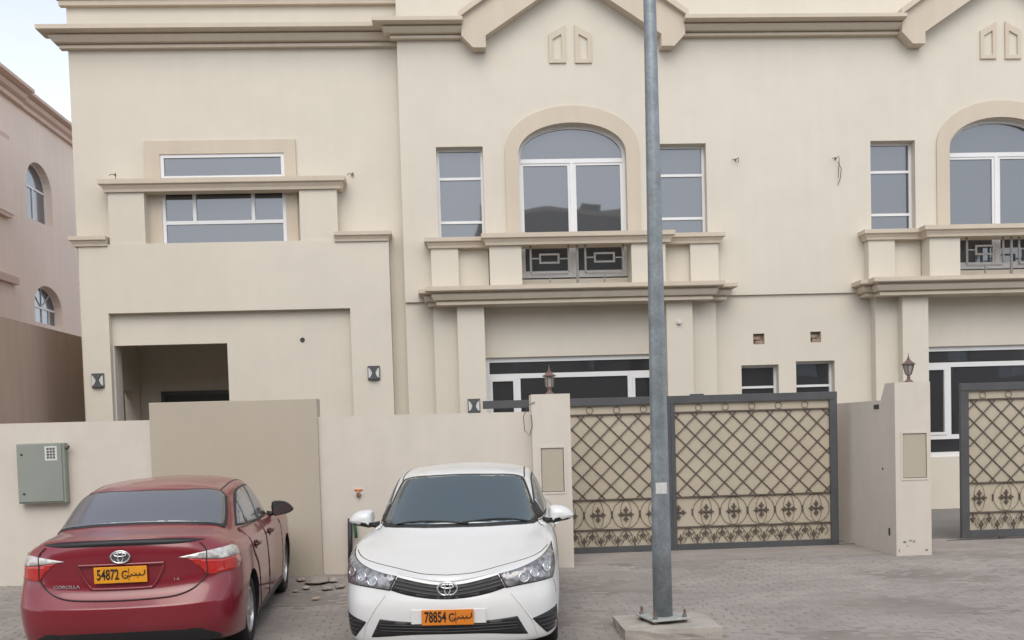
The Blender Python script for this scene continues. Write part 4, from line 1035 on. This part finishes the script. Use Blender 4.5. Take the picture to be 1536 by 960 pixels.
def body_shell():
    vs = []; fs = []; idx = {}
    def vid(r, i, s):
        x, y, z = RG[r][i]
        key = (r, i, 1 if x == 0 else s)
        if key not in idx: idx[key] = len(vs); vs.append((x * s, y, z))
        return idx[key]
    for r in range(len(RG) - 1):
        for i in range(NP - 1):
            for s in (1, -1):
                q = [vid(r, i, s), vid(r, i + 1, s), vid(r + 1, i + 1, s), vid(r + 1, i, s)]
                fs.append(q if s == 1 else q[::-1])
    # close roof and floor along the middle line
    for r, zz in ((len(RG) - 1, 1.478), (0, .20)):
        mid = []
        for i in range(NP):
            y = RG[r][i][1]; y = min(max(y, RG[r][0][1]), RG[r][-1][1])
            if i in (0, NP - 1): mid.append(vid(r, i, 1))
            else: mid.append(len(vs)); vs.append((0, RG[r][0][1] + (RG[r][-1][1] - RG[r][0][1]) * ((RG[r][i][1] - RG[r][0][1]) / (RG[r][-1][1] - RG[r][0][1]) * .8 + .1), zz))
        for i in range(NP - 1):
            for s in (1, -1):
                q = [vid(r, i, s), vid(r, i + 1, s), mid[i + 1], mid[i]]
                q = list(dict.fromkeys(q))
                if r == 0: q = q[::-1]
                fs.append(q if s == 1 else q[::-1])
    me = bpy.data.meshes.new('shell'); me.from_pydata(vs, [], fs)
    bm = bmesh.new(); bm.from_mesh(me); bmesh.ops.recalc_face_normals(bm, faces=bm.faces[:])
    cl = bm.edges.layers.float.new('crease_edge'); bm.verts.ensure_lookup_table()
    def cr(r, i0, i1, k):
        for i in range(i0, i1):
            for s in (1, -1):
                e = bm.edges.get((bm.verts[vid(r, i, s)], bm.verts[vid(r, i + 1, s)]))
                if e: e[cl] = k
    cr(4, 9, 13, .75); cr(8, 4, 9, .4); cr(9, 9, 13, .55); cr(7, 0, 4, .3); cr(14, 0, 13, .25)
    bm.to_mesh(me); bm.free()
    ob = bpy.data.objects.new('shell', me); C.objects.link(ob)
    md = ob.modifiers.new('s', 'SUBSURF'); md.levels = 3; md.render_levels = 3
    dg = bpy.context.evaluated_depsgraph_get(); out = bpy.data.meshes.new_from_object(ob.evaluated_get(dg))
    bpy.data.objects.remove(ob)
    return out
SHELL = body_shell()
_bm = bmesh.new(); _bm.from_mesh(SHELL); BVH = BVHTree.FromBMesh(_bm); _bm.free()
AXF, AXR, WR = .94, 3.64, .318
def cut_body():
    ob = bpy.data.objects.new('b', SHELL.copy()); C.objects.link(ob)
    m = MB()
    for y in (AXF, AXR):
        for s in (-1, 1):
            x0, x1 = sorted((s * .60, s * 1.0))
            m.lathe([(.362, x0), (.362, x1)], (0, y, .325), 48, 'x')
    cme = m.mesh(); co = bpy.data.objects.new('c', cme); C.objects.link(co)
    md = ob.modifiers.new('b', 'BOOLEAN'); md.operation = 'DIFFERENCE'; md.solver = 'EXACT'; md.object = co
    dg = bpy.context.evaluated_depsgraph_get(); out = bpy.data.meshes.new_from_object(ob.evaluated_get(dg))
    bpy.data.objects.remove(ob); bpy.data.objects.remove(co)
    return out
CUT = cut_body()

def crom(pts, n=6, closed=True):
    """smooth curve through points; a point given with a third value 1 stays a sharp corner"""
    out = []; m = len(pts)
    for i in range(m if closed else m - 1):
        p1, p2 = pts[i], pts[(i + 1) % m]
        p0 = pts[i - 1] if (closed or i > 0) else p1
        p3 = pts[(i + 2) % m] if (closed or i < m - 2) else p2
        if len(p1) > 2: p0 = p1
        if len(p2) > 2: p3 = p2
        for k in range(n):
            t = k / n
            out.append(tuple(.5 * (2 * p1[j] + (p2[j] - p0[j]) * t + (2 * p0[j] - 5 * p1[j] + 4 * p2[j] - p3[j]) * t * t + (3 * p1[j] - p0[j] - 3 * p2[j] + p3[j]) * t ** 3) for j in (0, 1)))
    if not closed: out.append(tuple(pts[-1][:2]))
    return out
def sh(pts): return [(p[0], p[1], 1) for p in pts]
VIEW = {'front': (lambda a, b: (Vector((a, -1, b)), Vector((0, 1, 0)))), 'rear': (lambda a, b: (Vector((a, 6, b)), Vector((0, -1, 0)))),
        'top': (lambda a, b: (Vector((a, b, 3)), Vector((0, 0, -1)))), 'right': (lambda a, b: (Vector((2, a, b)), Vector((-1, 0, 0)))), 'left': (lambda a, b: (Vector((-2, a, b)), Vector((1, 0, 0))))}
def proj(view, a, b):
    o_, d_ = VIEW[view](a, b); l, n, i, d = BVH.ray_cast(o_, d_)
    if l is None: l, n, i, d = BVH.find_nearest(o_ + d_ * (1.3 if view in ('right', 'left') else 1.6))
    return l, n
def patch(view, outline, off=.004, g=.03, skirt=.012, maxd=None):
    """skin of the body inside an outline, lifted off by `off`, with an inward rim"""
    dens = []
    n = len(outline)
    for i in range(n):
        a, b = Vector(outline[i]), Vector(outline[(i + 1) % n]); k = max(1, int((b - a).length / g))
        for j in range(k): dens.append(a.lerp(b, j / k))
    nb = len(dens); xs = [p.x for p in dens]; ys_ = [p.y for p in dens]
    pts = list(dens); ol = [tuple(p) for p in dens]
    i0 = int(min(xs) / g) - 1
    for i in range(int(min(xs) / g) - 1, int(max(xs) / g) + 2):
        for j in range(int(min(ys_) / g) - 1, int(max(ys_) / g) + 2):
            p = Vector((i * g + (j % 2) * g * .5, j * g))
            if inside(tuple(p), ol) and min((p - q).length for q in dens) > g * .45: pts.append(p)
    V, E, Fc, ov, _, _ = geometry.delaunay_2d_cdt(pts, [(i, (i + 1) % nb) for i in range(nb)], [], 1, 1e-6)
    Fc = [f for f in Fc if inside(tuple((V[f[0]] + V[f[1]] + V[f[2]]) / 3), ol)]
    P3 = []; 
    for v in V:
        l, nn = proj(view, v.x, v.y); P3.append((l + nn * off, nn))
    vs = [p for p, _ in P3]; fs = [tuple(f) for f in Fc]
    cnt = {}
    for f in fs:
        for k in range(3):
            e = (f[k], f[(k + 1) % 3]); cnt[e] = 1
    rim = {}
    for (a, b) in cnt:
        if (b, a) not in cnt:
            for q in (a, b):
                if q not in rim: rim[q] = len(vs); vs.append(P3[q][0] - P3[q][1] * skirt)
    sk = [(b, a, rim[a], rim[b]) for (a, b) in cnt if (b, a) not in cnt]
    me = bpy.data.meshes.new('patch'); me.from_pydata(vs, [], fs + sk)
    bm = bmesh.new(); bm.from_mesh(me)
    bmesh.ops.recalc_face_normals(bm, faces=bm.faces[:]); bm.to_mesh(me); bm.free()
    # make sure the skin looks outward
    c = 0
    for p in me.polygons[:len(fs)]:
        _l, _n, _i, _d = BVH.find_nearest(p.center); c += 1 if p.normal.dot(_n) > 0 else -1
    if c < 0: me.flip_normals()
    return me
def strip(view, line, wd=.006, off=.003, thick=None):
    pts = []; n = len(line)
    for i in range(n - 1):
        a, b = Vector(line[i][:2]), Vector(line[i + 1][:2]); k = max(1, int((b - a).length / .03))
        for j in range(k): pts.append(a.lerp(b, j / k))
    pts.append(Vector(line[-1][:2]))
    pr = [proj(view, p.x, p.y) for p in pts]; vs = []; fs = []
    for i, (l, nn) in enumerate(pr):
        t = (pr[min(i + 1, len(pr) - 1)][0] - pr[max(i - 1, 0)][0]); t.normalize(); s = t.cross(nn); s.normalize()
        c0 = l + nn * off
        w2_ = wd / 2 * (1 if thick is None else max(.08, 1 - abs(2 * i / (len(pr) - 1) - 1) ** thick))
        vs += [c0 - s * w2_ - nn * .006, c0 - s * w2_, c0 + s * w2_, c0 + s * w2_ - nn * .006]
    for i in range(len(pr) - 1):
        for k in range(3): fs.append((i * 4 + k, i * 4 + k + 1, i * 4 + k + 5, i * 4 + k + 4))
    me = bpy.data.meshes.new('strip'); me.from_pydata(vs, [], fs)
    bm = bmesh.new(); bm.from_mesh(me); bmesh.ops.recalc_face_normals(bm, faces=bm.faces[:]); bm.to_mesh(me); bm.free()
    return me
def mir(o): return [(-p[0],) + tuple(p[1:]) for p in o][::-1]
def text_mesh(s, size, ext=.0015):
    cu = bpy.data.curves.new('t', 'FONT'); cu.body = s; cu.size = size; cu.extrude = ext; cu.align_x = 'CENTER'; cu.align_y = 'CENTER'; cu.resolution_u = 3; cu.offset = size * .018
    ob = bpy.data.objects.new('t', cu); C.objects.link(ob)
    dg = bpy.context.evaluated_depsgraph_get(); me = bpy.data.meshes.new_from_object(ob.evaluated_get(dg)); bpy.data.objects.remove(ob); me.materials.clear()
    return me
def emblem(m_, cx_, y, cz, w_, h_, face, tilt=0):
    """three crossing ovals; face -1 looks to -y, +1 to +y"""
    r = w_ * .055
    def el(a, b, dz=0, n=28): return [(cx_ + a * math.cos(2 * math.pi * k / n), y, cz + dz + b * math.sin(2 * math.pi * k / n)) for k in range(n)]
    m_.tube(el(w_ / 2, h_ / 2), r, 6, closed=True); m_.tube(el(w_ * .14, h_ * .46), r * .85, 6, closed=True); m_.tube(el(w_ * .33, h_ * .15, h_ * .2), r * .85, 6, closed=True)
    return m_

HOODLINE = [(0, .742), (.2, .752), (.41, .787), (.60, .825), (.72, .858), (.80, .895)]
M['slat'] = mat('grille_slat_grey', (.05, .05, .054), .4, var=.05, world=False)
M['darkred'] = mat('dark_red_handle', (.07, .004, .008), .4, coat=.5, var=.05, world=False)
def make_car(label, paint, loc, rz, plate_txt, front_mat, glassm, rearglass, sideg, smooth_dust=False):
    car = thing('saloon_car', label, 'car', (0, 0, 0))
    K = lambda name, me, mt, par=None, sm=True: link(name, me, mt, par or car, sm)
    body = CUT.copy()
    body.materials.clear(); body.materials.append(paint); body.materials.append(M['black'])
    for p in body.polygons:
        c_ = p.center
        blk = c_.z < .205 or (c_.y > 4.0 and c_.z < .355 and abs(c_.x) < .74 and (abs(c_.x) < .60 or c_.z < .355 - (abs(c_.x) - .6) * .5))
        for yy in (AXF, AXR):
            if abs(c_.x) < .872 and math.hypot(c_.y - yy, c_.z - .325) < .3635: blk = blk or abs(math.hypot(c_.y - yy, c_.z - .325) - .362) < .002 or abs(abs(c_.x) - .60) < .002
        p.material_index = 1 if blk else 0
    K('body', body, None, sm=35)
    # ---- bonnet, boot lid, doors as panels with gaps
    gap = M['black']
    hood = crom([(0, .742), (.2, .752), (.41, .787), (.60, .825), (.72, .858), (.80, .895)], 4, False)
    K('bonnet_gap', strip('front', [(-p[0], p[1]) for p in hood[::-1]] + hood[1:], .008, .002), gap)
    hs_ = [(.80, .62), (.775, .9), (.755, 1.15), (.735, 1.36)]
    # windscreen and rear window
    ws = [(0, 1.15), (.30, 1.17), (.56, 1.265), (.685, 1.385, 1), (.725, 1.50, 1), (.685, 1.70), (.645, 1.86), (.600, 2.03, 1), (.585, 2.055, 1), (.32, 1.955), (0, 1.935)]
    w_all = crom(ws + [(-p[0],) + p[1:] for p in ws[1:-1]][::-1], 3)
    sur = K('windscreen_surround', patch('top', w_all, .005, .03), M['black'])
    k_ = .93
    w2 = [(a * .955, 1.635 + (b - 1.635) * .90) for a, b in w_all]
    K('windscreen', patch('top', w2, .0085, .03), glassm)
    rw = [(0, 4.01), (.27, 4.00), (.53, 3.955), (.70, 3.83, 1), (.705, 3.76, 1), (.69, 3.60), (.665, 3.43), (.645, 3.315, 1), (.60, 3.30, 1), (.28, 3.40), (0, 3.415)]
    r_all = crom(rw + [(-p[0],) + p[1:] for p in rw[1:-1]][::-1], 3)
    K('rear_window_surround', patch('top', r_all, .006, .03), M['black'])
    K('rear_window', patch('top', [(a * .965, 3.655 + (b - 3.655) * .90) for a, b in r_all], .0095, .03), rearglass)
    # roof grooves
    for s in (-1, 1): K('roof_groove', strip('top', [(s * a, b) for a, b in ((.60, 2.07), (.595, 2.3), (.592, 2.7), (.59, 3.05), (.585, 3.28))], .014, .002), gap)
    for s, vw in ((1, 'right'), (-1, 'left')):
        dlo = crom(sh([(1.50, 1.012)]) + [(1.80, 1.175), (2.08, 1.31), (2.30, 1.362), (2.65, 1.375), (2.98, 1.355), (3.25, 1.27), (3.45, 1.155)] + sh([(3.575, 1.072)]) + [(3.2, 1.046), (2.5, 1.022)], 4)
        K('window_surround', patch(vw, dlo, .003, .05), M['black'])
        K('side_window', patch(vw, crom(sh([(1.80, 1.035), (1.82, 1.165)]) + [(2.08, 1.29), (2.30, 1.345)] + sh([(2.50, 1.355), (2.52, 1.035)]), 3), .007, .05), sideg)
        K('side_window', patch(vw, crom(sh([(2.60, 1.037), (2.58, 1.358)]) + [(2.80, 1.352), (2.98, 1.33)] + sh([(3.14, 1.27), (3.16, 1.056)]), 3), .007, .05), sideg)
        K('side_window', patch(vw, crom(sh([(3.205, 1.058), (3.19, 1.255)]) + [(3.30, 1.205), (3.42, 1.14)] + sh([(3.50, 1.08)]), 3), .007, .05), sideg)
        # door seams with each door as a thin raised panel
        fd = crom(sh([(1.49, 1.0)]) + [(1.42, .85), (1.42, .55)] + sh([(1.47, .26), (2.50, .255)]) + [(2.555, .5)] + sh([(2.57, 1.017)]) + [(2.0, 1.0)], 3)
        rd = crom(sh([(2.60, 1.018), (2.585, .5), (2.53, .255), (3.12, .265)]) + [(3.20, .45), (3.27, .66), (3.42, .78), (3.50, .9)] + sh([(3.52, 1.045)]) + [(3.2, 1.035)], 3)
        for dd, hy in ((fd, 2.36), (rd, 3.36)):
            dr = K('door', patch(vw, dd, .0035, .05, .006), paint)
            K('door_gap', strip(vw, dd + [dd[0]], .007, .0048), gap)
            l, nn = proj(vw, hy - .06, .86)
            m = MB(); hp = []
            for q in range(5):
                l2, n2 = proj(vw, hy - .14 + q * .045, .872); hp.append(l2 + n2 * (.012 if q in (0, 4) else .040))
            m.tube(hp, [.012, .014, .014, .014, .012], 8); me = m.mesh(); link('handle', me, paint if paint is M['white'] else M['darkred'], dr, True)
            l, nn = proj(vw, hy - .05, .868)
            m = MB(); m.lathe([(.075, 0), (.07, .008), (0, .009)], (0, 0, 0), 14, 'x'); me = m.mesh()
            me.transform(Matrix.Translation(l + nn * .004) @ Matrix.Scale(.55, 4, (0, 0, 1)) @ (Matrix.Identity(4) if s > 0 else Matrix.Rotation(math.pi, 4, 'Z'))); link('handle_cup', me, M['black'], dr)
        K('sill', strip(vw, [(1.38, .235), (2.3, .225), (3.2, .235)], .06, .004), M['black'])
        # mirror
        mm = MB()
        prof = crom([(.855, 1.165), (.95, 1.180), (1.02, 1.160), (1.07, 1.115), (1.085, 1.080), (1.04, 1.045), (.96, 1.028), (.865, 1.022)] , 3)
        prof = [(a_ - .025, b_ - .055) for a_, b_ in prof]; cx_, cz_ = .94, 1.04; vs = []; fs = []; npf = len(prof)
        for (yy_, k_, kx_) in ((1.515, .30, -.02), (1.53, .66, -.01), (1.565, .90, 0), (1.62, 1.0, 0), (1.665, .97, 0), (1.668, .90, 0), (1.655, .88, 0)):
            for (a_, b_) in prof: vs.append((s * (cx_ + kx_ + (a_ - cx_) * k_), yy_, cz_ + (b_ - cz_) * k_))
        for r_ in range(6):
            for k in range(npf): l_ = (k + 1) % npf; fs.append((r_ * npf + k, r_ * npf + l_, r_ * npf + npf + l_, r_ * npf + npf + k))
        fs.append(tuple(range(npf))); fs.append(tuple(6 * npf + k for k in range(npf)))
        me = MB().add(vs, fs).mesh('mirror')
        me.materials.append(paint if paint is M['white'] else M['black']); me.materials.append(M['black'])
        for p in me.polygons: p.material_index = 1 if p.center.z < 1.011 else 0
        mo = K('wing_mirror', me, None, sm=40)
        mm = MB(); mm.prism([(s * (cx_ + (a_ - cx_) * .85), cz_ + (b_ - cz_) * .85) for a_, b_ in prof], 1.656, 1.662)
        link('mirror_glass', mm.mesh(), M['mirror'], mo)
        mm = MB(); mm.tube([(s * .77, 1.62, .985), (s * .84, 1.61, .985), (s * .90, 1.61, 1.0)], [.035, .022, .022], 8); link('stalk', mm.mesh(), M['black'], mo, True)
        # wheels
        for yy in (AXF, AXR):
            wh = thing('wheel', None, None, (0, 0, 0)); del_ = None
            wh.parent = car
            xo = .865
            prof = [(.205, -.19), (.235, -.195), (.285, -.198), (.308, -.185), (WR, -.16), (WR, -.035), (.308, -.008), (.285, .004), (.235, .0), (.205, -.008)]
            m = MB(); n = 40; vs = []; fs = []
            for r_, x_ in prof:
                for k in range(n):
                    a = 2 * math.pi * k / n; vs.append((s * (xo + x_), yy + r_ * math.cos(a), WR + r_ * math.sin(a)))
            for i in range(len(prof)):
                j = (i + 1) % len(prof)
                for k in range(n): l_ = (k + 1) % n; fs.append((i * n + k, i * n + l_, j * n + l_, j * n + k))
            m.add(vs, fs); link('tyre', m.mesh(), M['rubber'], wh, 50)
            m = MB(); vs = []; fs = []
            m.lathe([(.204, xo * s - .10 * s), (.20, xo * s - .03 * s), (.204, xo * s - .006 * s), (.188, xo * s - .002 * s), (.180, xo * s - .03 * s), (.178, xo * s - .05 * s)], (0, yy, WR), 36, 'x')
            link('rim', m.mesh(), M['alloy'], wh, 40)
            m = MB(); m.lathe([(.175, s * (xo - .06)), (.175, s * (xo - .055))], (0, yy, WR), 24, 'x'); link('brake_disc', m.mesh(), M['black'], wh)
            for k in range(8):
                a = 2 * math.pi * k / 8 + .2; ca, sa = math.cos(a), math.sin(a)
                def T(u, v, x_): return (s * (xo + x_), yy + u * ca - v * sa, WR + u * sa + v * ca)
                w0, w1 = .032, .045
                m = MB(); m.add([T(.03, -w0, -.014), T(.03, w0, -.014), T(.186, w1, -.018), T(.186, -w1 * .4, -.018), T(.03, -w0, -.036), T(.03, w0, -.036), T(.186, w1, -.04), T(.186, -w1 * .4, -.04)],
                               [(0, 1, 2, 3), (7, 6, 5, 4), (0, 4, 5, 1), (1, 5, 6, 2), (2, 6, 7, 3), (3, 7, 4, 0)]); link('spoke', m.mesh(), M['alloy'], wh)
            m = MB(); m.lathe([(.045, s * (xo - .03)), (.043, s * (xo - .006)), (.03, s * (xo - .002)), (0, s * (xo - .001))], (0, yy, WR), 20, 'x'); link('hub_cap', m.mesh(), M['alloy'], wh, 40)
    # ---- front end
    hl = crom(sh([(.405, .745)]) + [(.52, .768), (.64, .802), (.75, .848)] + sh([(.835, .905)]) + [(.852, .82), (.852, .74)] + sh([(.835, .672)]) + [(.74, .668), (.60, .655)] + sh([(.46, .635)]), 4)
    for s in (1, -1):
        o_ = hl if s > 0 else mir(hl)
        sur = K('headlight_housing', patch('front', o_, .003, .03), M['black'])
        c0 = (.64, .745)
        ins = [(c0[0] * s + (a - c0[0] * s) * .955, c0[1] + (b - c0[1]) * .92) for a, b in o_]
        hd = K('headlight', patch('front', ins, .008, .025), M['headlens'])
        for (a, b, r_) in ((.60, .708, .040), (.685, .735, .036), (.775, .77, .042)):
            l, nn = proj('front', s * a, b); m = MB(); n = 20
            up = Vector((0, 0, 1)); ux = up.cross(nn); ux.normalize(); uz = nn.cross(ux)
            pts = [l + nn * .013 + ux * (r_ * math.cos(2 * math.pi * k / n)) + uz * (r_ * .9 * math.sin(2 * math.pi * k / n)) for k in range(n)]
            m.tube(pts, .005, 5, closed=True); link('reflector_ring', m.mesh(), M['chrome'], hd, True)
            m = MB(); m.add([l + nn * .0125] + pts, [(0, 1 + k, 1 + (k + 1) % n) for k in range(n)]); link('reflector', m.mesh(), M['reflector'], hd)
    gr = crom(sh([(0, .672)]) + [(.12, .680), (.25, .703)] + sh([(.40, .738), (.455, .640)]) + [(.34, .606), (.18, .578)] + [(0, .567)] + [(-.18, .578), (-.34, .606)] + sh([(-.455, .640), (-.40, .738)]) + [(-.25, .703), (-.12, .680)], 4)
    g_ = K('grille', patch('front', gr, .003, .03), M['black'])
    for k in range(3):
        f = (k + 1) / 4
        ln = [(x, (.672 + (abs(x) / .40) ** 1.4 * .066) * (1 - f) + (.567 + (abs(x) / .455) ** 1.6 * .073) * f) for x in [-.42 + q * .06 for q in range(15)]]
        link('grille_slat', strip('front', ln, .010, .010), M['slat'], g_, True)
    K('chrome_strip', strip('front', [(x, .702 + (abs(x) / .41) ** 1.35 * .062) for x in [-.41 + q * .041 for q in range(21)]], .020, .006), M['chrome'] if False else paint)
    l, nn = proj('front', 0, .655)
    m = emblem(MB(), 0, l.y - .022, .648, .155, .105, -1); K('front_emblem', m.mesh(), M['chrome'])
    lg = crom(sh([(-.545, .415)]) + [(-.3, .393), (0, .386), (.3, .393)] + sh([(.545, .415), (.625, .262)]) + [(.55, .268), (.3, .288), (0, .292), (-.3, .288), (-.55, .268)] + sh([(-.625, .262)]), 4)
    g_ = K('lower_grille', patch('front', lg, .003, .03), M['black'])
    for z_ in (.312, .336, .360): link('grille_slat', strip('front', [(x, z_ + .02 * abs(x)) for x in [-.54 + q * .06 for q in range(19)]], .006, .010), M['slat'], g_, True)
    fg = crom(sh([(.66, .385), (.86, .440), (.865, .275)]) + [(.85, .250)] + sh([(.775, .24)]), 4)
    for s in (1, -1):
        f_ = K('fog_lamp_grille', patch('front', fg if s > 0 else mir(fg), .003, .03), M['black'])
        for z_, xa_ in ((.385, .69), (.35, .705), (.315, .725), (.28, .75)): link('grille_slat', strip('front', [(s * (xa_ + q * (.85 - xa_) / 5), z_) for q in range(6)], .006, .009), M['slat'], f_, True)
        K('bumper_crease', strip('front', [(s * .50, .60), (s * .58, .50), (s * .67, .36), (s * .70, .24)], .012, .004), paint)
    K('bumper_seam', strip('front', [(.84, .66), (.852, .60), (.858, .54)], .005, .002), gap)
    # number plates
    for sd in (-1, 1):
        z_ = .432 if sd < 0 else .815
        l, nn = proj('front' if sd < 0 else 'rear', 0, z_)
        y_ = l.y + sd * (.016 if sd < 0 else .03)
        pw_, ph_ = (.205, .062) if sd < 0 else (.205, .066)
        pm_ = front_mat
        pl_ = MB().box(-pw_ - .0, pw_, min(y_, y_ + sd * .006), max(y_, y_ + sd * .006), z_ - ph_, z_ + ph_, .003).mesh()
        po = K('number_plate', pl_, pm_, sm=False)
        if sd < 0: K('plate_bracket', MB().box(-.29, .30, l.y - .004, l.y + .06, z_ - .055, z_ + .06, .004).mesh(), paint, sm=False)
        def onplate(me, u, v=0, nm='plate_characters'):
            # text lies in x-y; stand it up facing sd
            rot = Matrix.Rotation(R(90), 4, 'X')
            if sd > 0: rot = Matrix.Rotation(math.pi, 4, 'Z') @ rot
            me.transform(Matrix.Translation((-sd * u, y_ + sd * .0078, z_ + v)) @ rot); link(nm, me, M['text'], po)
        t_ = text_mesh(plate_txt, .105); t_.transform(Matrix.Scale(.66, 4, (1, 0, 0)) @ Matrix.Scale(1.12, 4, (0, 1, 0))); onplate(t_, -.097)
        # the Arabic part: one letter with its dot, a divider and the country name
        m = MB()
        def ar(pts, r_=.005): m.tube([(a, b, 0) for a, b in pts], r_, 5)
        def done(u, nm):
            global_ = None
            me = m.mesh(); onplate(me, u, 0, nm)
        ar([(.022, .024), (.004, .030), (-.014, .022), (-.019, .0), (-.014, -.020), (.004, -.030), (.022, -.022), (.022, -.006)], .0055); ar([(.002, -.006), (.008, -.006)], .006); done(.032, 'plate_letter')
        m = MB(); ar([(.058, .034), (.058, .004), (.040, -.008), (.022, -.008), (.020, .012), (.014, -.008), (-.006, -.008), (-.008, .010), (-.014, -.008), (-.034, -.008), (-.046, .004), (-.052, -.014), (-.06, -.016)], .0048)
        ar([(-.024, .012), (-.020, .012)], .005); ar([(.0, -.024), (.004, -.024)], .005); done(.130, 'plate_country_word')
        m = MB(); ar([(0, .05), (0, -.05)], .002); done(.064, 'plate_divider')
    # ---- rear end
    tl_w = crom(sh([(.44, .930)]) + [(.58, .955), (.70, .972)] + sh([(.815, .980)]) + [(.845, .95)] + sh([(.862, .895)]) + [(.76, .893), (.62, .908)], 4)
    tl_r = crom(sh([(.51, .920)]) + [(.62, .903), (.75, .888)] + sh([(.862, .890)]) + [(.870, .84)] + sh([(.862, .785)]) + [(.76, .775)] + sh([(.655, .772)]) + [(.60, .84)], 4)
    for s in (1, -1):
        K('tail_light', patch('rear', tl_r if s > 0 else mir(tl_r), .006, .025), M['redlens'])
        tw = K('reversing_light', patch('rear', tl_w if s > 0 else mir(tl_w), .007, .025), M['clearlens'])
        K('boot_gap', strip('rear', [(s * a, b) for a, b in crom([(.60, 1.035), (.65, .98), (.652, .88), (.650, .78), (.56, .68), (.42, .628), (.2, .612), (0, .608)], 4, False)], .008, .010), gap)
    K('painted_lip_recess', strip('rear', [(x, 1.066 - .010 * (abs(x) / .62) ** 2) for x in [-.63 + q * .063 for q in range(21)]], .050, .004, 8), M['black'])  # black strip paints in the dark of the recess below the boot lip
    l, nn = proj('rear', 0, .955)
    m = emblem(MB(), 0, l.y + .018, .955, .145, .098, 1); K('rear_emblem', m.mesh(), M['chrome'])
    m = MB(); n_ = 24
    m.prism([(.066 * math.cos(2 * math.pi * k / n_), .955 + .043 * math.sin(2 * math.pi * k / n_)) for k in range(n_)], l.y + .006, l.y + .013); K('emblem_backing', m.mesh(), M['gateframe'] , sm=False)
    # plate recess rim
    K('plate_recess_rim', strip('rear', crom([(-.335, .89), (-.30, .80), (-.245, .715), (-.19, .70), (.19, .70), (.245, .715), (.30, .80), (.335, .89)], 4, False), .020, .010), paint)
    K('plate_lamp_bar', strip('rear', [(x, .893) for x in [-.33 + q * .033 for q in range(21)]], .022, .014), paint)
    for tx, u, z_, sz in (('COROLLA', -.43, .725, .034), ('1.6', .42, .755, .030)):
        me = text_mesh(tx, sz, .002); me.transform(Matrix.Scale(1.35, 4, (1, 0, 0)))
        l, nn = proj('rear', -u, z_)
        nn2 = Vector((nn.x, nn.y, 0)).normalized(); ang = math.atan2(nn2.x, -nn2.y)
        me.transform(Matrix.Translation(l + nn * .008) @ Matrix.Rotation(math.atan2(nn2.y, nn2.x) + math.pi / 2, 4, 'Z') @ Matrix.Rotation(R(90), 4, 'X')); K('badge_lettering', me, M['alloy'], sm=False)
    m = MB(); m.tube([(.50, 4.30, .25), (.50, 4.50, .24), (.50, 4.575, .235)], .028, 12); K('exhaust_pipe', m.mesh(), M['alloy'])
    # wipers
    for (x0, y0, x1, y1) in ((.10, 1.185, -.56, 1.30), (.62, 1.34, .04, 1.20)):
        pts = [proj('top', x0 + (x1 - x0) * q / 6, y0 + (y1 - y0) * q / 6) for q in range(7)]
        m = MB(); m.tube([l + nn * .014 for l, nn in pts], .008, 5); K('wiper', m.mesh(), M['black'])
    # place
    car.location = loc; car.rotation_euler = (loc and PITCHC, 0, rz)
    return car
PITCHC = 0
def place_car(car, nose_px, depth, heading, front, pitch):
    """move the finished car so that its nose (or tail) centre stands at a given pixel column and depth"""
    px, py = nose_px
    # ground point
    p = P(px, py, depth)
    # depth measured along y at the near end
    a = R(heading)
    if front:
        rz = -a; org = Vector((p.x, depth, gz(depth) + .036))
        car.matrix_world = Matrix.Translation(org) @ Matrix.Rotation(rz, 4, 'Z') @ Matrix.Rotation(R(pitch), 4, 'X')
    else:
        rz = math.pi + a
        org = Vector((p.x, depth, gz(depth) + .036))
        car.matrix_world = Matrix.Translation(org) @ Matrix.Rotation(rz, 4, 'Z') @ Matrix.Rotation(R(-pitch), 4, 'X') @ Matrix.Translation((0, -4.62, 0))
white = make_car('white saloon car facing the camera with an orange plate', M['white'], (0, 0, 0), 0, '78854', M['plate_dark'], M['carglass'], M['carglass'], M['sideglass'])
red = make_car('dusty dark red saloon car seen from behind, parked nose to the wall', M['red'], (0, 0, 0), 0, '54872', M['plate'], M['carglass'], M['dustyglass'], M['sideglass'])
place_car(white, (670.5, 881), 7.82, 4.6, True, 1.5)
place_car(red, (177, 850), 8.05, 3.2, False, 1.1)
for o_ in (white, red):
    l_, r_, s_2 = o_.matrix_world.decompose(); o_.location = l_; o_.rotation_euler = r_.to_euler();
